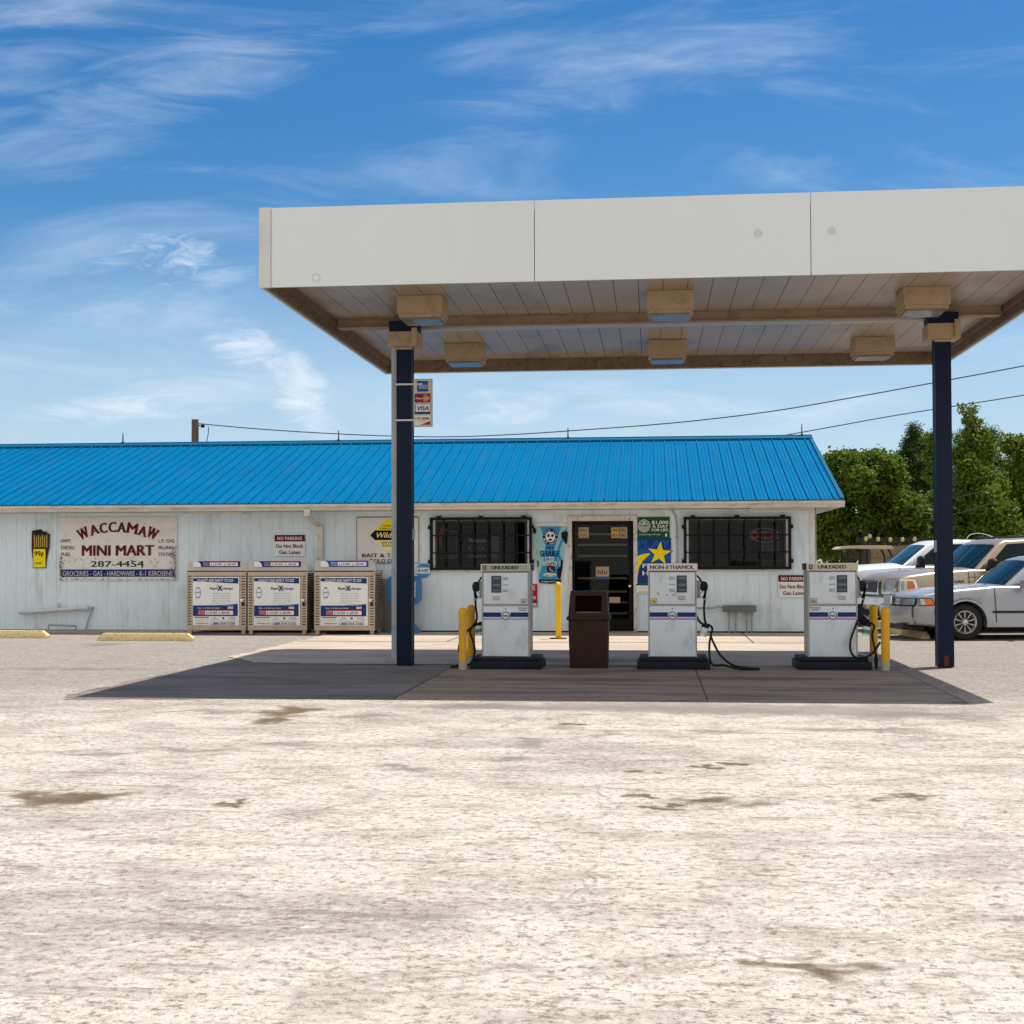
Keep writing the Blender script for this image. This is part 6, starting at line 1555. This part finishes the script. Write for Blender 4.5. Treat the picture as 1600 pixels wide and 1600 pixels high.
def tree(name, lab, cat, base, blobs, n, size, m, seed, trunk_r, group='trees beyond the car park', needle=False, shell=.55, lean=0):
    t = thing(name, lab, cat, base, group=group)
    V_, k = foliage(blobs, n, size, seed, needle, shell)
    me = bpy.data.meshes.new('crown'); me.vertices.add(len(V_)); me.vertices.foreach_set('co', V_.ravel())
    me.loops.add(4*k); me.loops.foreach_set('vertex_index', np.arange(4*k)); me.polygons.add(k)
    me.polygons.foreach_set('loop_start', np.arange(k)*4); me.polygons.foreach_set('loop_total', np.full(k, 4)); me.update(); me.validate(); me.materials.append(m)
    o = bpy.data.objects.new('crown', me); COL.objects.link(o); o.parent = t
    rs = random.Random(seed); top = max(b[2]+b[5]*.6 for b in blobs); q = MB()
    cx = sum(b[0] for b in blobs)/len(blobs)
    q.tube(smooth([(0,0,0),(.05*top*.2+lean*.3,0,top*.35),(lean*.7+cx*.3,.0,top*.7),(lean+cx*.5,0,top*.97)], 5), [trunk_r*(1-.88*i/15) for i in range(16)], 10)
    for b in blobs:
        z0 = max(.25*top, b[2]-b[5]*1.2-.2*top*rs.random()); q.tube(smooth([(lean*z0/top,0,z0),(b[0]*.45,b[1]*.45,z0+(b[2]-z0)*.55),(b[0],b[1],b[2]+b[5]*.3)], 4), [trunk_r*.42*(1-.8*i/8) for i in range(9)], 6)
    q.build('trunk', M['bark'], t)
    return t
def from_px(blist, Y, yo=0):
    """clump list given in picture px: (px,py,rx,ry) -> clumps round the tree base"""
    r = []
    sc = Y/F
    for i, (px, py, rx, ry) in enumerate(blist):
        X, Z = atY(px, py, Y); r.append((X, (i*.618 % 1-.5)*2.0*rx*sc, Z, rx*sc*1.0, max(rx, ry)*sc*.9, ry*sc))
    return r
def ptree(name, lab, cat, px_base, Y, bl, n, size, m, seed, tr, **k):
    X = atY(px_base, 870, Y)[0]; B_ = [(b[0]-X,)+b[1:] for b in from_px(bl, Y)]
    return tree(name, lab, cat, (X, Y, 0), B_, n, size, m, seed, tr, **k)
ptree('broadleaf_tree', 'big round bright green broadleaf tree just right of the store roof', 'tree', 1350, 52,
      [(1350,755,52,42),(1312,735,34,30),(1382,764,34,34),(1300,790,34,34),(1345,800,52,46),(1400,800,40,38),(1425,810,22,30),(1290,830,26,30),(1330,845,40,30),(1385,845,42,30),(1428,842,20,26),(1335,722,24,14),(1368,724,22,14),(1275,760,22,30),(1404,790,16,16),(1280,860,24,18)], 52000, .085, LM, 11, .22)
ptree('pine_tree', 'dark ragged pine tree behind the round tree, left of the right post', 'tree', 1430, 78,
      [(1427,680,6,12),(1430,694,15,18),(1406,722,14,12),(1412,742,22,18),(1424,715,28,20),(1446,735,30,24),(1420,770,28,24),(1450,765,34,26),(1445,800,32,30),(1455,835,30,30),(1440,704,14,14)], 34000, .13, LP, 12, .2, needle=True)
ptree('young_tree', 'slim leafy tree top between the dark pine and the right post', 'tree', 1456, 74,
      [(1452,690,7,12),(1458,715,9,14),(1456,745,8,12)], 2600, .10, LM, 13, .1)
ptree('tall_tree', 'tall loose leafy tree with a thin bare topped spire, right of the right post', 'tree', 1528, 50,
      [(1502,643,5,5),(1519,640,5,4),(1512,658,3.5,8),(1526,662,4,6),(1516,674,7,6),(1532,680,5,6),(1520,688,8,7),(1532,690,13,14),(1512,706,16,16),(1536,716,22,20),(1516,742,26,24),(1548,752,28,26),(1508,780,26,26),(1545,792,34,28),(1510,820,28,26),(1548,830,36,28),(1500,848,26,20)], 34000, .075, LY, 14, .14)
ptree('pine_tree', 'dark pine standing behind the spire topped tree, right of the right post', 'tree', 1500, 80,
      [(1500,692,14,18),(1493,725,24,24),(1503,765,28,30),(1490,805,30,34),(1500,845,34,28)], 16000, .13, LP, 15, .2, needle=True)
ptree('pine_tree', 'dark pine at the far right behind the leafy trees', 'tree', 1545, 84,
      [(1546,690,12,20),(1538,715,22,22),(1552,745,28,28),(1545,790,32,36),(1550,840,34,30)], 14000, .14, LP, 16, .2, needle=True)
ptree('broadleaf_tree', 'dense green broadleaf tree at the right border of the view', 'tree', 1600, 58,
      [(1590,715,30,30),(1620,740,40,36),(1580,770,34,34),(1625,800,46,44),(1585,830,40,34),(1640,850,46,34)], 26000, .10, LM, 17, .2)
ptree('young_tree', 'green undergrowth tree low behind the right post and cars', 'tree', 1470, 60,
      [(1470,800,26,30),(1480,840,34,30),(1450,855,30,20),(1510,862,30,18)], 14000, .10, LM, 18, .1)
ptree('broadleaf_tree', 'shadowy broadleaf tree low behind the golf cart and reed screen', 'tree', 1330, 62,
      [(1290,850,30,26),(1330,860,40,24),(1375,855,40,26),(1410,862,34,22),(1430,850,30,26)], 16000, .11, LM, 19, .2)
# far wood closing the horizon
rg = np.random.default_rng(5); q = []
for i in range(60): q.append((-60+i*3.2+rg.uniform(-1,1), rg.uniform(-4,4), rg.uniform(1.5,3.6), 3.0, 3.0, rg.uniform(2.2,3.6)))
V_, k = foliage(q, 60000, .24, 21, False, .7)
me = bpy.data.meshes.new('far_wood'); me.from_pydata(V_.tolist(), [], [(4*i,4*i+1,4*i+2,4*i+3) for i in range(k)]); me.materials.append(LP)
fwd = bpy.data.objects.new('far_wood', me); COL.objects.link(fwd); fwd.location = (30, 125, 0); fwd['kind'] = 'stuff'; tag(fwd, 'low dark line of far woodland along the horizon', 'woodland')

# ------------------------------------------------------------------ utility pole and lines
UY = 44.0
X, Zt = atY(305, 655.5, UY)
up_ = thing('utility_pole', 'weathered wooden utility pole rising behind the blue roof', 'utility pole', (X, UY, 0))
q = MB(); q.tube([(0,0,0),(0,0,Zt)], .16, 12, .115); q.build('pole', M['wood_old'], up_)
q = MB(); q.tube([(.12,0,Zt-.2),(.24,0,Zt-.22)], .02, 6); q.lathe([(.02,-.05),(.06,-.04),(.04,-.01),(.06,.01),(.04,.04),(.06,.05),(.02,.07)], (.25,0,Zt-.22), 10, 'x'); q.build('insulator', M['black'], up_)
q = MB(); q.tube(smooth([(.45,0,Zt-.24),(.44,0,Zt-.5),(.36,0,Zt-.9),(.30,0,Zt-1.6)]), .014, 5); q.tube([(-.14,0,Zt-.9),(-.45,0,Zt-2.4)], .012, 5); q.build('loose_cable', M['wire'], up_)
def line(pts, Ys, r, lab, nm='power_line'):
    P = []
    for (px, py), Y in zip(pts, Ys): a = atY(px, py, Y); P.append(Vector((a[0], Y, a[1])))
    o = Vector(P[0]); q = MB(); q.tube([p-o for p in smooth(P, 6)], r, 5); w_ = q.build(nm, M['wire']); w_.location = o; return tag(w_, lab, 'power line')
line([(311,662),(400,670),(500,676.5),(600,681),(700,682.5),(800,679),(900,672.5),(1050,661),(1200,643.5),(1350,618),(1540,583),(1640,564)], [44,43.5,43,42.5,42,41.5,41,40.2,39.3,38.5,37.5,37], .017, 'upper power line sagging from the wooden pole across the sky to the right')
line([(1150,694),(1205,684),(1300,667),(1400,649),(1540,627),(1640,611)], [44,43,42,41,40,39], .016, 'lower power line rising from behind the roof ridge to the right')
line([(1418,795),(1455,787),(1500,776),(1560,762)], [46,45.5,45,44.5], .010, 'thin service cable crossing in front of the dark pine')
line([(1445,812),(1500,801),(1560,783)], [46,45,44.5], .010, 'thin service cable, lower of the two crossing the trees')
